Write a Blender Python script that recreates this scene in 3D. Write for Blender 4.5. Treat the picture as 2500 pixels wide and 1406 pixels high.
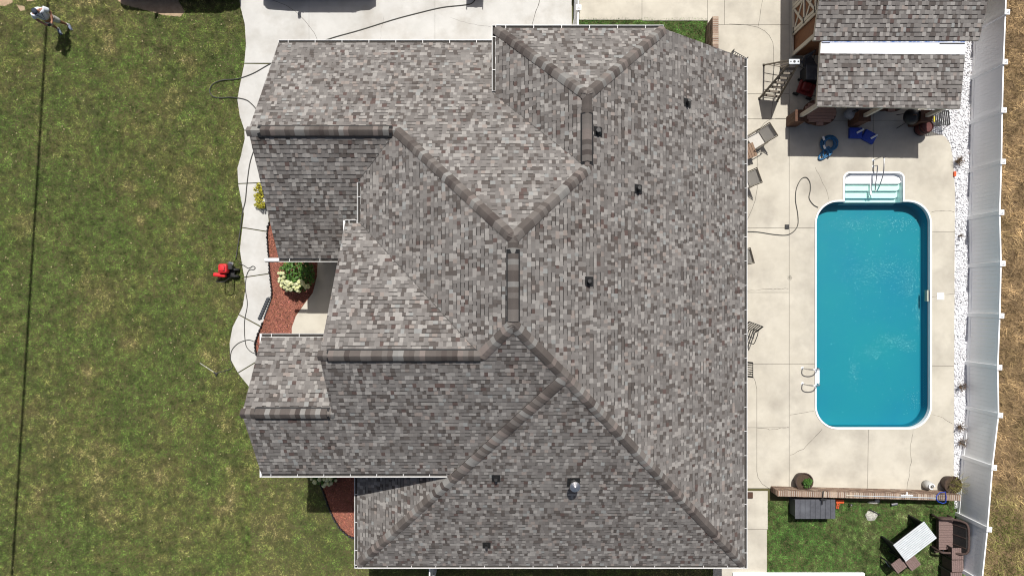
import bpy, bmesh, math, random
import numpy as np
from mathutils import Vector, Matrix, Euler
for _o in list(bpy.data.objects): bpy.data.objects.remove(_o)
S = bpy.context.scene
COL = S.collection
R = math.radians
rnd = random.Random(7)
nrng = np.random.default_rng(11)

# ------------------------------------------------------------------ camera, sky, sun, exposure
H, F, CX, CY = 26.0, 1700.0, 1250.0, 735.0      # flying height, focal length in photo pixels, nadir point
cam = bpy.data.objects.new('camera', bpy.data.cameras.new('camera'))
COL.objects.link(cam); S.camera = cam
cam.location = (0, 0, H); cam.rotation_euler = (0, 0, 0)
cam.data.sensor_width = 36; cam.data.lens = F / 2500 * 36
cam.data.shift_y = (CY - 703) / 2500
cam.data.clip_start = 0.5; cam.data.clip_end = 2000

SUN = Vector((0.02, 0.51, 1.0)).normalized()     # towards the sun
wd = bpy.data.worlds.new('World'); S.world = wd; wd.use_nodes = True
nt = wd.node_tree; nt.nodes.clear()
sky = nt.nodes.new('ShaderNodeTexSky'); sky.sky_type = 'NISHITA'; sky.sun_disc = False; sky.dust_density = 3.5; sky.air_density = 0.8; sky.ozone_density = 0.6
sky.sun_elevation = math.asin(SUN.z); sky.sun_rotation = math.atan2(SUN.x, SUN.y)
bg = nt.nodes.new('ShaderNodeBackground'); bg.inputs['Strength'].default_value = 0.068
out = nt.nodes.new('ShaderNodeOutputWorld')
nt.links.new(sky.outputs[0], bg.inputs[0]); nt.links.new(bg.outputs[0], out.inputs[0])
sl = bpy.data.lights.new('sun', 'SUN'); sl.energy = 4.6; sl.angle = R(0.53); sl.color = (1.0, 0.965, 0.91)
so = bpy.data.objects.new('sun', sl); COL.objects.link(so)
so.location = SUN * 60; so.rotation_euler = (-SUN).to_track_quat('-Z', 'Y').to_euler()
S.view_settings.view_transform = 'Standard'; S.view_settings.look = 'None'
S.view_settings.exposure = 0.20; S.view_settings.gamma = 1.0
S.view_settings.use_curve_mapping = False
S.cycles.use_denoising = True; S.cycles.denoising_prefilter = 'ACCURATE'; S.cycles.filter_width = 1.1

# ------------------------------------------------------------------ helpers
def W(px, py, z=0.0):
    s = (H - z) / F
    return Vector(((px - CX) * s, -(py - CY) * s, z))
def W2(px, py):
    v = W(px, py); return (v.x, v.y)

def mat(name, c1, c2=None, scale=6, rough=0.75, bump=0.0, bscale=60, metal=0.0, tint=False,
        spec=0.4, world=False, c3=None, scale3=0.5, f3=0.5, detail=5):
    m = bpy.data.materials.new(name); m.use_nodes = True
    t = m.node_tree; N, L = t.nodes, t.links
    b = N['Principled BSDF']
    b.inputs['Roughness'].default_value = rough; b.inputs['Metallic'].default_value = metal
    b.inputs['Specular IOR Level'].default_value = spec
    if world:
        g = N.new('ShaderNodeNewGeometry'); co = g.outputs['Position']
    else:
        g = N.new('ShaderNodeTexCoord'); co = g.outputs['Object']
    c2 = c2 or tuple(x * 0.8 for x in c1)
    n = N.new('ShaderNodeTexNoise'); n.inputs['Scale'].default_value = scale; n.inputs['Detail'].default_value = detail
    n.inputs['Roughness'].default_value = 0.65
    L.new(co, n.inputs['Vector'])
    r = N.new('ShaderNodeMapRange'); r.inputs[1].default_value = 0.35; r.inputs[2].default_value = 0.65
    L.new(n.outputs['Fac'], r.inputs[0])
    mx = N.new('ShaderNodeMix'); mx.data_type = 'RGBA'
    mx.inputs['A'].default_value = (*c1, 1); mx.inputs['B'].default_value = (*c2, 1)
    L.new(r.outputs[0], mx.inputs['Factor']); c = mx.outputs['Result']
    if c3:
        n3 = N.new('ShaderNodeTexNoise'); n3.inputs['Scale'].default_value = scale3; n3.inputs['Detail'].default_value = 6
        n3.inputs['Roughness'].default_value = 0.6
        L.new(co, n3.inputs['Vector'])
        r3 = N.new('ShaderNodeMapRange'); r3.inputs[1].default_value = 0.45; r3.inputs[2].default_value = 0.72
        r3.inputs[4].default_value = f3
        L.new(n3.outputs['Fac'], r3.inputs[0])
        m3 = N.new('ShaderNodeMix'); m3.data_type = 'RGBA'; m3.inputs['B'].default_value = (*c3, 1)
        L.new(r3.outputs[0], m3.inputs['Factor']); L.new(c, m3.inputs['A']); c = m3.outputs['Result']
    if tint:
        a = N.new('ShaderNodeAttribute'); a.attribute_name = 'tint'
        mm = N.new('ShaderNodeMix'); mm.data_type = 'RGBA'; mm.blend_type = 'MULTIPLY'; mm.inputs['Factor'].default_value = 1
        L.new(c, mm.inputs['A']); L.new(a.outputs['Color'], mm.inputs['B']); c = mm.outputs['Result']
    L.new(c, b.inputs['Base Color'])
    if bump:
        nb = N.new('ShaderNodeTexNoise'); nb.inputs['Scale'].default_value = bscale; nb.inputs['Detail'].default_value = 4
        L.new(co, nb.inputs['Vector'])
        bp = N.new('ShaderNodeBump'); bp.inputs['Strength'].default_value = bump; bp.inputs['Distance'].default_value = 0.02
        L.new(nb.outputs['Fac'], bp.inputs['Height']); L.new(bp.outputs[0], b.inputs['Normal'])
    return m

class MB:
    """collects shapes; build() links them as one mesh object"""
    def __init__(s): s.v = []; s.f = []; s.c = []
    def add(s, vs, fs, col=(1, 1, 1), M=None):
        o = len(s.v)
        s.v += [tuple(M @ Vector(p)) for p in vs] if M is not None else [tuple(p) for p in vs]
        s.f += [tuple(i + o for i in f) for f in fs]; s.c += [col] * len(fs)
        return s
    def box(s, c, d, rz=0.0, col=(1, 1, 1), M=None, bev=0.0, rot=None):
        x, y, z = d[0] / 2, d[1] / 2, d[2] / 2
        Q = Matrix.Translation(Vector(c)) @ (rot if rot is not None else Matrix.Rotation(rz, 4, 'Z'))
        if M is not None: Q = M @ Q
        if bev <= 0:
            vs = [(i, j, k) for k in (-z, z) for j in (-y, y) for i in (-x, x)]
            fs = [(0, 2, 3, 1), (4, 5, 7, 6), (0, 1, 5, 4), (2, 6, 7, 3), (0, 4, 6, 2), (1, 3, 7, 5)]
            return s.add(vs, fs, col, Q)
        b = min(bev, x * .9, y * .9, z * .9)
        bm = bmesh.new(); bmesh.ops.create_cube(bm, size=1)
        for v in bm.verts: v.co = Vector((v.co.x * d[0], v.co.y * d[1], v.co.z * d[2]))
        bmesh.ops.bevel(bm, geom=bm.edges[:], offset=b, segments=2, affect='EDGES', profile=0.5)
        bm.verts.index_update()
        vs = [v.co.copy() for v in bm.verts]; fs = [tuple(v.index for v in f.verts) for f in bm.faces]; bm.free()
        return s.add(vs, fs, col, Q)
    def prism(s, poly, z0, z1, col=(1, 1, 1), M=None):
        n = len(poly)
        a = sum(poly[i][0] * poly[(i + 1) % n][1] - poly[(i + 1) % n][0] * poly[i][1] for i in range(n))
        if a < 0: poly = poly[::-1]
        f0 = z0 if callable(z0) else (lambda x, y: z0); f1 = z1 if callable(z1) else (lambda x, y: z1)
        vs = [(x, y, f0(x, y)) for x, y in poly] + [(x, y, f1(x, y)) for x, y in poly]
        fs = [tuple(range(n - 1, -1, -1)), tuple(range(n, 2 * n))] + [(i, (i + 1) % n, n + (i + 1) % n, n + i) for i in range(n)]
        return s.add(vs, fs, col, M)
    def tube(s, pts, r, n=8, closed=False, col=(1, 1, 1), M=None, cap=True):
        pts = [Vector(p) for p in pts]; m = len(pts); rs = r if isinstance(r, (list, tuple)) else [r] * m
        vs = []; up = None
        for i, p in enumerate(pts):
            a = pts[(i - 1) % m] if (closed or i > 0) else p
            b = pts[(i + 1) % m] if (closed or i < m - 1) else p
            t = (b - a); t = t.normalized() if t.length > 1e-9 else Vector((0, 0, 1))
            if up is None:
                up = t.orthogonal().normalized()
            up = (up - t * up.dot(t)); up = up.normalized() if up.length > 1e-6 else t.orthogonal().normalized()
            sd = t.cross(up)
            vs += [p + (up * math.cos(2 * math.pi * k / n) + sd * math.sin(2 * math.pi * k / n)) * rs[i] for k in range(n)]
        fs = []
        for i in range(m if closed else m - 1):
            j = (i + 1) % m
            fs += [(i * n + k, i * n + (k + 1) % n, j * n + (k + 1) % n, j * n + k) for k in range(n)]
        if not closed and cap:
            fs += [tuple(range(n - 1, -1, -1)), tuple((m - 1) * n + k for k in range(n))]
        return s.add(vs, fs, col, M)
    def lathe(s, prof, n=16, c=(0, 0, 0), col=(1, 1, 1), M=None):
        vs = []; m = len(prof)
        for r, z in prof:
            vs += [(c[0] + r * math.cos(2 * math.pi * k / n), c[1] + r * math.sin(2 * math.pi * k / n), c[2] + z) for k in range(n)]
        fs = [(i * n + k, i * n + (k + 1) % n, (i + 1) * n + (k + 1) % n, (i + 1) * n + k) for i in range(m - 1) for k in range(n)]
        fs += [tuple(range(n - 1, -1, -1)), tuple((m - 1) * n + k for k in range(n))]
        return s.add(vs, fs, col, M)
    def ball(s, c, r, n=8, m=6, col=(1, 1, 1), M=None, jit=0.0):
        r = r if isinstance(r, (list, tuple)) else (r, r, r)
        vs = [(0, 0, -1)]
        for i in range(1, m):
            a = -math.pi / 2 + math.pi * i / m
            vs += [(math.cos(a) * math.cos(2 * math.pi * k / n), math.cos(a) * math.sin(2 * math.pi * k / n), math.sin(a)) for k in range(n)]
        vs.append((0, 0, 1))
        fs = [(0, 1 + (k + 1) % n, 1 + k) for k in range(n)]
        for i in range(m - 2):
            o = 1 + i * n
            fs += [(o + k, o + (k + 1) % n, o + n + (k + 1) % n, o + n + k) for k in range(n)]
        o = 1 + (m - 2) * n; T = len(vs) - 1
        fs += [(o + k, o + (k + 1) % n, T) for k in range(n)]
        vs = [(c[0] + x * r[0] * (1 + rnd.uniform(-jit, jit)), c[1] + y * r[1] * (1 + rnd.uniform(-jit, jit)), c[2] + z * r[2] * (1 + rnd.uniform(-jit, jit))) for x, y, z in vs]
        return s.add(vs, fs, col, M)
    def build(s, name, m, parent=None, smooth=False, tint=True):
        me = bpy.data.meshes.new(name); me.from_pydata(s.v, [], s.f); me.materials.append(m)
        if tint:
            a = me.attributes.new('tint', 'FLOAT_COLOR', 'FACE')
            arr = np.ones((len(s.f), 4), dtype=np.float32); arr[:, :3] = np.array(s.c, dtype=np.float32)
            a.data.foreach_set('color', arr.ravel())
        if smooth: me.polygons.foreach_set('use_smooth', [True] * len(me.polygons))
        me.update()
        o = bpy.data.objects.new(name, me); COL.objects.link(o)
        if parent is not None: o.parent = parent
        return o

def tag(o, label=None, cat=None, group=None, kind=None):
    if label: o['label'] = label
    if cat: o['category'] = cat
    if group: o['group'] = group
    if kind: o['kind'] = kind
    return o
def thing(name, label, cat, loc=(0, 0, 0), rz=0.0, group=None, kind=None):
    o = bpy.data.objects.new(name, None); COL.objects.link(o); o.empty_display_size = 0.2
    o.location = loc; o.rotation_euler = (0, 0, rz)
    return tag(o, label, cat, group, kind)
def struct(name, loc=(0, 0, 0)):
    o = bpy.data.objects.new(name, None); COL.objects.link(o); o.location = loc; o['kind'] = 'structure'; return o
def rawmesh(name, V, T, m, parent=None, tint=None):
    me = bpy.data.meshes.new(name)
    V = np.asarray(V, dtype=np.float32); T = np.asarray(T, dtype=np.int32)
    me.vertices.add(len(V)); me.vertices.foreach_set('co', V.ravel())
    k = T.shape[1]
    me.loops.add(T.size); me.loops.foreach_set('vertex_index', T.ravel())
    me.polygons.add(len(T)); me.polygons.foreach_set('loop_start', np.arange(0, T.size, k, dtype=np.int32))
    me.polygons.foreach_set('loop_total', np.full(len(T), k, dtype=np.int32))
    me.materials.append(m); me.update(calc_edges=True)
    if tint is not None:
        a = me.attributes.new('tint', 'FLOAT_COLOR', 'FACE')
        arr = np.ones((len(T), 4), dtype=np.float32); arr[:, :3] = tint
        a.data.foreach_set('color', arr.ravel())
    o = bpy.data.objects.new(name, me); COL.objects.link(o)
    if parent is not None: o.parent = parent
    return o
def copy_tree(o, parent=None):
    c = o.copy(); COL.objects.link(c)
    if parent is not None: c.parent = parent
    for ch in list(o.children): copy_tree(ch, c)
    return c
def inpoly(px, py, poly):
    px = np.asarray(px); py = np.asarray(py); r = np.zeros(px.shape, bool); n = len(poly); j = n - 1
    for i in range(n):
        xi, yi = poly[i]; xj, yj = poly[j]
        if yi != yj:
            c = ((yi > py) != (yj > py)) & (px < (xj - xi) * (py - yi) / (yj - yi) + xi); r ^= c
        j = i
    return r
def inset(poly, d):
    n = len(poly)
    a = sum(poly[i][0] * poly[(i + 1) % n][1] - poly[(i + 1) % n][0] * poly[i][1] for i in range(n))
    if a < 0: poly = poly[::-1]
    res = []
    for i in range(n):
        p0, p1, p2 = Vector(poly[i - 1]), Vector(poly[i]), Vector(poly[(i + 1) % n])
        e1 = (p1 - p0).normalized(); e2 = (p2 - p1).normalized()
        n1 = Vector((-e1.y, e1.x)); n2 = Vector((-e2.y, e2.x)); b = n1 + n2
        if b.length < 0.2: b = n1
        b.normalize(); k = d / max(0.35, b.dot(n1)); q = p1 + b * k; res.append((q.x, q.y))
    return res
def arc(cx, cy, r, a0, a1, n=8):
    return [(cx + r * math.cos(R(a0 + (a1 - a0) * i / n)), cy + r * math.sin(R(a0 + (a1 - a0) * i / n))) for i in range(n + 1)]
def smooth_path(pts, k=6):
    pts = [Vector(p) for p in pts]; res = []
    for i in range(len(pts) - 1):
        p0 = pts[max(i - 1, 0)]; p1 = pts[i]; p2 = pts[i + 1]; p3 = pts[min(i + 2, len(pts) - 1)]
        for j in range(k):
            t = j / k
            res.append(0.5 * ((2 * p1) + (p2 - p0) * t + (2 * p0 - 5 * p1 + 4 * p2 - p3) * t * t + (3 * p1 - p0 - 3 * p2 + p3) * t ** 3))
    res.append(pts[-1]); return res

# ------------------------------------------------------------------ materials
M_drive = mat('driveway concrete', (.51, .505, .485), (.45, .446, .425), 1.2, .9, .25, 90, world=True, c3=(.33, .31, .275), scale3=.8, f3=.7)
M_patio = mat('patio concrete', (.50, .47, .40), (.435, .405, .34), 1.0, .9, .25, 90, world=True, c3=(.30, .275, .235), scale3=.75, f3=.72)
M_joint = mat('dark joint', (.06, .055, .05), (.09, .085, .07), 20, .95)
M_shingle = mat('shingle granules', (.95, .945, .935), (.78, .775, .77), 90, .95, .5, 160, tint=True, spec=.15, c3=(.74, .715, .70), scale3=.9, f3=.8)
M_white = mat('white vinyl', (.90, .91, .92), (.87, .88, .89), 3, .45)
M_whitemetal = mat('white painted metal', (.72, .72, .71), (.62, .62, .61), 8, .4)
M_wall = mat('wall siding', (.46, .42, .36), (.38, .34, .29), 4, .85, .3, 30)
M_black = mat('black plastic', (.012, .012, .013), (.022, .022, .022), 20, .5)
M_darkmetal = mat('dark metal', (.03, .03, .032), (.05, .048, .045), 20, .45, metal=.4)
M_bronze = mat('bronze frame', (.07, .055, .04), (.10, .085, .06), 20, .5)
M_steel = mat('steel', (.55, .55, .56), (.42, .42, .43), 15, .25, metal=.9)
M_red = mat('red enamel', (.60, .025, .03), (.48, .018, .022), 10, .35)
M_dullred = mat('dull red enamel', (.16, .008, .008), (.10, .006, .006), 10, .5)
M_redplastic = mat('orange plastic', (.62, .10, .025), (.5, .08, .02), 10, .5)
M_blue = mat('blue plastic', (.012, .05, .36), (.01, .04, .30), 8, .45)
M_rubber = mat('black rubber', (.015, .015, .015), (.03, .03, .03), 25, .8)
M_hose = mat('dark hose', (.045, .045, .042), (.07, .068, .06), 25, .6)
M_poolhose = mat('blue corrugated hose', (.02, .10, .22), (.03, .15, .30), 40, .4)
M_wicker = mat('brown wicker', (.105, .066, .055), (.045, .03, .026), 45, .75, .8, 90)
M_wickertop = mat('wicker seat', (.25, .17, .155), (.13, .09, .08), 38, .75, .8, 90)
M_wood = mat('brown stained wood', (.12, .055, .03), (.07, .032, .018), 14, .75, .4, 60)
M_table = mat('composite table top', (.34, .20, .15), (.27, .155, .115), 12, .6)
M_slatwhite = mat('weathered white slat', (.54, .57, .59), (.46, .49, .51), 7, .6)
M_guttertrough = mat('shaded dirty gutter trough', (.03, .028, .025), (.05, .045, .04), 12, .95)
M_cream = mat('cream paint', (.55, .50, .41), (.47, .42, .34), 10, .6)
M_brown = mat('brown wall board', (.20, .085, .035), (.15, .062, .026), 6, .8)
M_brick = mat('brick', (1, 1, 1), (.72, .70, .68), 25, .9, .6, 80, tint=True)
M_mortar = mat('mortar', (.50, .46, .40), (.40, .37, .32), 25, .95)
M_sling = mat('sling fabric', (.50, .48, .44), (.44, .42, .385), 60, .8, .3, 200)
M_slingtan = mat('tan fabric', (.24, .16, .11), (.19, .125, .085), 50, .85)
M_deckbox = mat('grey resin boards', (.085, .088, .10), (.06, .063, .072), 9, .5, c3=(.15, .16, .18), scale3=2.2, f3=.6)
M_skin = mat('skin', (.36, .18, .115), (.31, .15, .095), 30, .6)
M_shirt = mat('white cotton', (.70, .74, .80), (.62, .66, .72), 12, .9, .3, 40)
M_shorts = mat('light shorts', (.60, .59, .55), (.52, .51, .47), 14, .9, .3, 40)
M_navy = mat('navy cloth', (.02, .028, .05), (.03, .04, .06), 30, .85)
M_shoe = mat('grey shoe', (.22, .25, .32), (.10, .12, .18), 40, .7)
M_leaf = mat('leaf', (.075, .17, .022), (.04, .105, .014), 9, .55, tint=True, spec=.5)
M_leafy = mat('yellow leaf', (.42, .36, .03), (.26, .26, .025), 9, .55, tint=True)
M_petal = mat('cream petal', (.66, .66, .42), (.50, .54, .30), 25, .8, .5, 60, tint=True)
M_drystem = mat('dry stem', (.16, .11, .065), (.10, .065, .04), 30, .9, tint=True)
M_mulch = mat('red mulch', (.33, .125, .085), (.20, .078, .055), 30, .95, .8, 60, tint=True, world=True, c3=(.14, .06, .03), scale3=1.5, f3=.5)
M_stone = mat('white stone', (.86, .86, .88), (.70, .70, .72), 18, .85, tint=True, world=True)
M_joint2 = mat('grey joint', (.16, .155, .14), (.22, .21, .19), 20, .95)
M_oldstone = mat('weathered stone', (.52, .51, .46), (.22, .22, .18), 14, .9, .6, 40)
M_soil = mat('soil', (.045, .03, .02), (.08, .055, .035), 30, .95)
M_pot = mat('dark clay pot', (.06, .035, .025), (.04, .025, .02), 10, .6)
M_yellow = mat('yellow plastic', (.6, .5, .04), (.5, .42, .03), 10, .5)
M_liner = mat('pool liner', (.002, .172, .308), (.004, .198, .298), .22, .6, world=True, c3=(.010, .225, .290), scale3=.3, f3=.6)
M_step = mat('white step vinyl', (.82, .84, .85), (.76, .78, .80), 4, .4)
M_glass = mat('dark glass', (.01, .012, .014), (.015, .017, .02), 4, .06)

# ------------------------------------------------------------------ ground, lawn, paving
M_lawn = mat('lawn blades', (1, 1, 1), (.85, .85, .85), 3, .85, tint=True, world=True, spec=.2)
M_lawnsoil = mat('lawn soil', (.058, .068, .022), (.09, .082, .032), .6, .95, .6, 40, world=True, c3=(.12, .09, .05), scale3=1.1, f3=.5)
M_drygrass = mat('dry grass', (.42, .295, .155), (.31, .215, .11), 1.3, .9, tint=True, world=True, spec=.2,
                 c3=(.26, .21, .085), scale3=.35, f3=.4)
M_drysoil = mat('dry field soil', (.22, .15, .08), (.15, .10, .055), 2.0, .95, .6, 30, world=True)
M_bare = mat('bare earth', (.40, .30, .20), (.30, .215, .14), 6, .95, .6, 60, world=True)

hx0, hy1 = W2(1972, 400); hx1, hy0 = W2(2288, 1062)
def grid_quad(mb, x0, y0, x1, y1): mb.add([(x0, y0, 0), (x1, y0, 0), (x1, y1, 0), (x0, y1, 0)], [(0, 1, 2, 3)])
g = MB(); B = 400
grid_quad(g, -B, -B, hx0, B); grid_quad(g, hx1, -B, B, B); grid_quad(g, hx0, -B, hx1, hy0); grid_quad(g, hx0, hy1, hx1, B)
tag(g.build('ground', M_lawnsoil), kind='structure')
f = MB(); f.prism([(17.0, -60), (90, -60), (90, 60), (17.2, 60)], -.05, .004)
tag(f.build('field', M_drysoil), kind='structure')

def slabs(parent, m, polys, top=.03, gap=.0065, jm=None):
    for p in polys:
        w = [W2(*q) for q in p]
        MB().prism(inset(w, gap), -.06, top).build('slab', m, parent)
    b = MB()
    for p in polys: b.prism([W2(*q) for q in p], -.05, top - .014)
    b.build('joint', jm or M_joint, parent)
def rect(x0, x1, y0, y1): return [(x0, y0), (x1, y0), (x1, y1), (x0, y1)]
def ribbon(pts, w, z=.032, jitter=0.0):
    """a thin strip following pixel points: a joint or a crack"""
    mb = MB(); P = [W(*p) for p in pts]
    if jitter:
        Q = []
        for i in range(len(P) - 1):
            k = max(2, int((P[i + 1] - P[i]).length / .12))
            for j in range(k):
                q = P[i].lerp(P[i + 1], j / k)
                if Q: q += Vector((rnd.uniform(-jitter, jitter), rnd.uniform(-jitter, jitter), 0))
                Q.append(q)
        P = Q + [P[-1]]
    vs = []; fs = []
    for i, p in enumerate(P):
        t = (P[min(i + 1, len(P) - 1)] - P[max(i - 1, 0)]).normalized(); s = Vector((-t.y, t.x, 0)) * w / 2 * (rnd.uniform(.6, 1.3) if jitter else 1)
        vs += [(p.x + s.x, p.y + s.y, z), (p.x - s.x, p.y - s.y, z)]
    fs = [(2 * i, 2 * i + 1, 2 * i + 3, 2 * i + 2) for i in range(len(P) - 1)]
    mb.add(vs, fs); return mb

WL = [(575, -70), (588, 20), (598, 60), (601, 110), (596, 157), (585, 215), (580, 245), (586, 285), (597, 318), (598, 340), (592, 365), (589, 380),
      (580, 411), (582, 449), (590, 493), (596, 523), (591, 557), (586, 610), (593, 656), (600, 705), (593, 748), (583, 768), (568, 799), (561, 838), (563, 876), (582, 909), (608, 943), (640, 965)]
WR = [(640, 440), (650, 490), (658, 546), (653, 564), (653, 592), (657, 636), (659, 669), (664, 707), (663, 730), (646, 779), (634, 804), (625, 832), (623, 850), (631, 879), (660, 930)]
drive = struct('driveway')
slabs(drive, M_drive, [
    [(575, -120), (755, -120), (755, 200), (668, 155), (597, 155)] + [p for p in WL[:4][::-1]],
    rect(755, 1062, -120, 200), rect(1062, 1396, -120, 200)], .03, .0045, M_joint2)
ribbon([(640, -6), (672, 4), (700, 15), (724, 31), (745, 52), (768, 82), (785, 120)], .012).build('joint', M_joint, drive)
ribbon([(1320, -6), (1300, 60), (1302, 75)], .02, jitter=.02).build('crack', M_joint, drive)
ribbon([(1100, 45), (1150, 60), (1200, 68)], .006, jitter=.02).build('crack', M_joint, drive)
ribbon([(938, 40), (930, 80), (930, 105)], .006, jitter=.02).build('crack', M_joint, drive)

walk = struct('walkway')
def seg(a, b, ys):   # polygon of walkway between two joints
    return a + b[::-1]
slabs(walk, M_drive, [
    [(597, 157), (585, 215), (580, 245), (586, 285), (597, 318), (690, 318), (690, 170), (668, 158)],
    [(597, 320), (598, 340), (592, 365), (589, 380), (580, 411), (582, 448), (640, 446), (690, 446), (690, 320)],
    [(582, 450), (590, 493), (596, 523), (592, 555), (655, 565), (658, 546), (650, 490), (640, 448)],
    [(592, 557), (586, 610), (593, 656), (597, 676), (659, 667), (657, 636), (653, 592), (653, 567)],
    [(597, 678), (600, 705), (593, 748), (584, 767), (638, 796), (646, 779), (663, 730), (664, 707), (659, 669)],
    [(583, 769), (568, 799), (561, 838), (563, 876), (581, 909), (631, 879), (623, 850), (625, 832), (634, 804), (636, 798)],
    [(582, 911), (608, 943), (640, 965), (690, 965), (690, 900), (632, 881)]], .03, .0045, M_joint2)
porch = struct('porch')
slabs(porch, M_patio, [[(776, 600), (776, 643), (774, 676), (764, 715), (745, 740), (723, 771), (713, 799), (713, 850), (950, 850), (950, 600)]], .05)

POOL = dict(L=1988, R=2273, T=489, B=1047, r=57)
def pool_outline(d=0.0, n=10):
    """coping outline in pixels, inset by d pixels, stairs alcove included"""
    L, Rr, T, Bo, r = POOL['L'] + d, POOL['R'] - d, POOL['T'] + d, POOL['B'] - d, POOL['r'] - d
    q = 16 - min(d, 8)
    p = arc(L + r, T + r, r, 180, 270, n) + [(2057 + d, T)]
    p += arc(2057 + d + q, 420 + d + q, q, 180, 270, 5) + arc(2207 - d - q, 420 + d + q, q, 270, 360, 5) + [(2207 - d, T)]
    p += arc(Rr - r, T + r, r, 270, 360, n) + arc(Rr - r, Bo - r, r, 0, 90, n) + arc(L + r, Bo - r, r, 90, 180, n)
    return p
patio = struct('patio')
c57 = POOL['r']
a_tl = arc(1988 + c57, 489 + c57, c57, 270, 180, 8); a_tr = arc(2273 - c57, 489 + c57, c57, 0, -90, 8)
a_br = arc(2273 - c57, 1047 - c57, c57, 90, 0, 8); a_bl = arc(1988 + c57, 1047 - c57, c57, 180, 90, 8)
slabs(patio, M_patio, [
    rect(1414, 1567, -120, 50), rect(1567, 1727, -120, 52), rect(1727, 1768, -120, 62), rect(1768, 1926, -120, 62),
    [(1753, 62), (1926, 62), (1926, 230), (1740, 230), (1740, 116), (1753, 116)],
    rect(1740, 1926, 230, 291), rect(1740, 1926, 291, 557), rect(1740, 1926, 557, 714), rect(1740, 1926, 714, 888), rect(1740, 1926, 888, 1043), rect(1740, 1926, 1043, 1191),
    rect(1740, 1874, 1197, 1291), rect(1740, 1872, 1291, 1440),
    rect(1926, 2132, -60, 295), [(2132, -60), (2262, -60), (2262, 120), (2262, 295), (2132, 295)],
    [(1926, 295), (2132, 295), (2132, 420), (2073, 420), (2062, 425), (2057, 436), (2057, 489)] + a_tl + [(1988, 557), (1926, 557)],
    [(2132, 295), (2255, 295), (2276, 323), (2306, 333), (2319, 350), (2326, 390), (2331, 470), (2330, 567), (2273, 567)] + a_tr + [(2207, 489), (2207, 436), (2202, 425), (2191, 420), (2132, 420)],
    rect(1926, 1988, 557, 888), [(2273, 567), (2330, 567), (2329, 893), (2273, 893)],
    [(1926, 888), (1988, 888)] + a_bl + [(2119, 1047), (2117, 1196), (1926, 1191)],
    [(2273, 893), (2329, 893), (2328, 1100), (2328, 1200), (2117, 1196), (2119, 1047)] + a_br])
for pts in ([(1780, 60), (1820, 62), (1849, 68), (1866, 77), (1878, 89), (1886, 105), (1888, 121), (1888, 180), (1887, 230), (1882, 289)],
            [(1924, 290.5), (1895, 290), (1878, 293), (1866, 301), (1856, 313), (1850, 330), (1848, 360), (1848, 460), (1843, 490), (1835, 512), (1820, 545)],
            [(1826, 905), (1836, 915), (1843, 930), (1847, 950), (1847, 1040), (1847, 1150), (1850, 1165), (1860, 1180), (1878, 1192)]):
    ribbon(pts, .013).build('joint', M_joint, patio)
for pts in ([(1928, 1110), (1960, 1095), (1985, 1070), (2006, 1047)], [(2228, 1049), (2222, 1090), (2224, 1120), (2218, 1160), (2213, 1195)],
            [(2275, 1011), (2300, 1020), (2325, 1034)], [(2272, 519), (2300, 514), (2328, 518)], [(1824, 710), (1870, 706), (1924, 705)],
            [(1928, 1012), (1960, 1006), (1986, 1003)], [(2273, 725), (2300, 719), (2328, 718)], [(1850, 66), (1856, 30), (1862, -5)],
            [(1990, 410), (2004, 440), (2018, 470), (2022, 488)], [(1848, 1044), (1880, 1048), (1924, 1042)]):
    ribbon(pts, .011, jitter=.022).build('crack', M_joint, patio)
st = MB()
for k in range(10):
    a = k * .63; st.add([tuple(W(1928, 678, .033)), tuple(W(1928 + 7 * math.cos(a), 678 + 7 * math.sin(a), .033)), tuple(W(1928 + 5 * math.cos(a + .2), 678 + 5 * math.sin(a + .2), .033))], [(0, 1, 2)])
st.build('stain', M_joint, patio)

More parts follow.
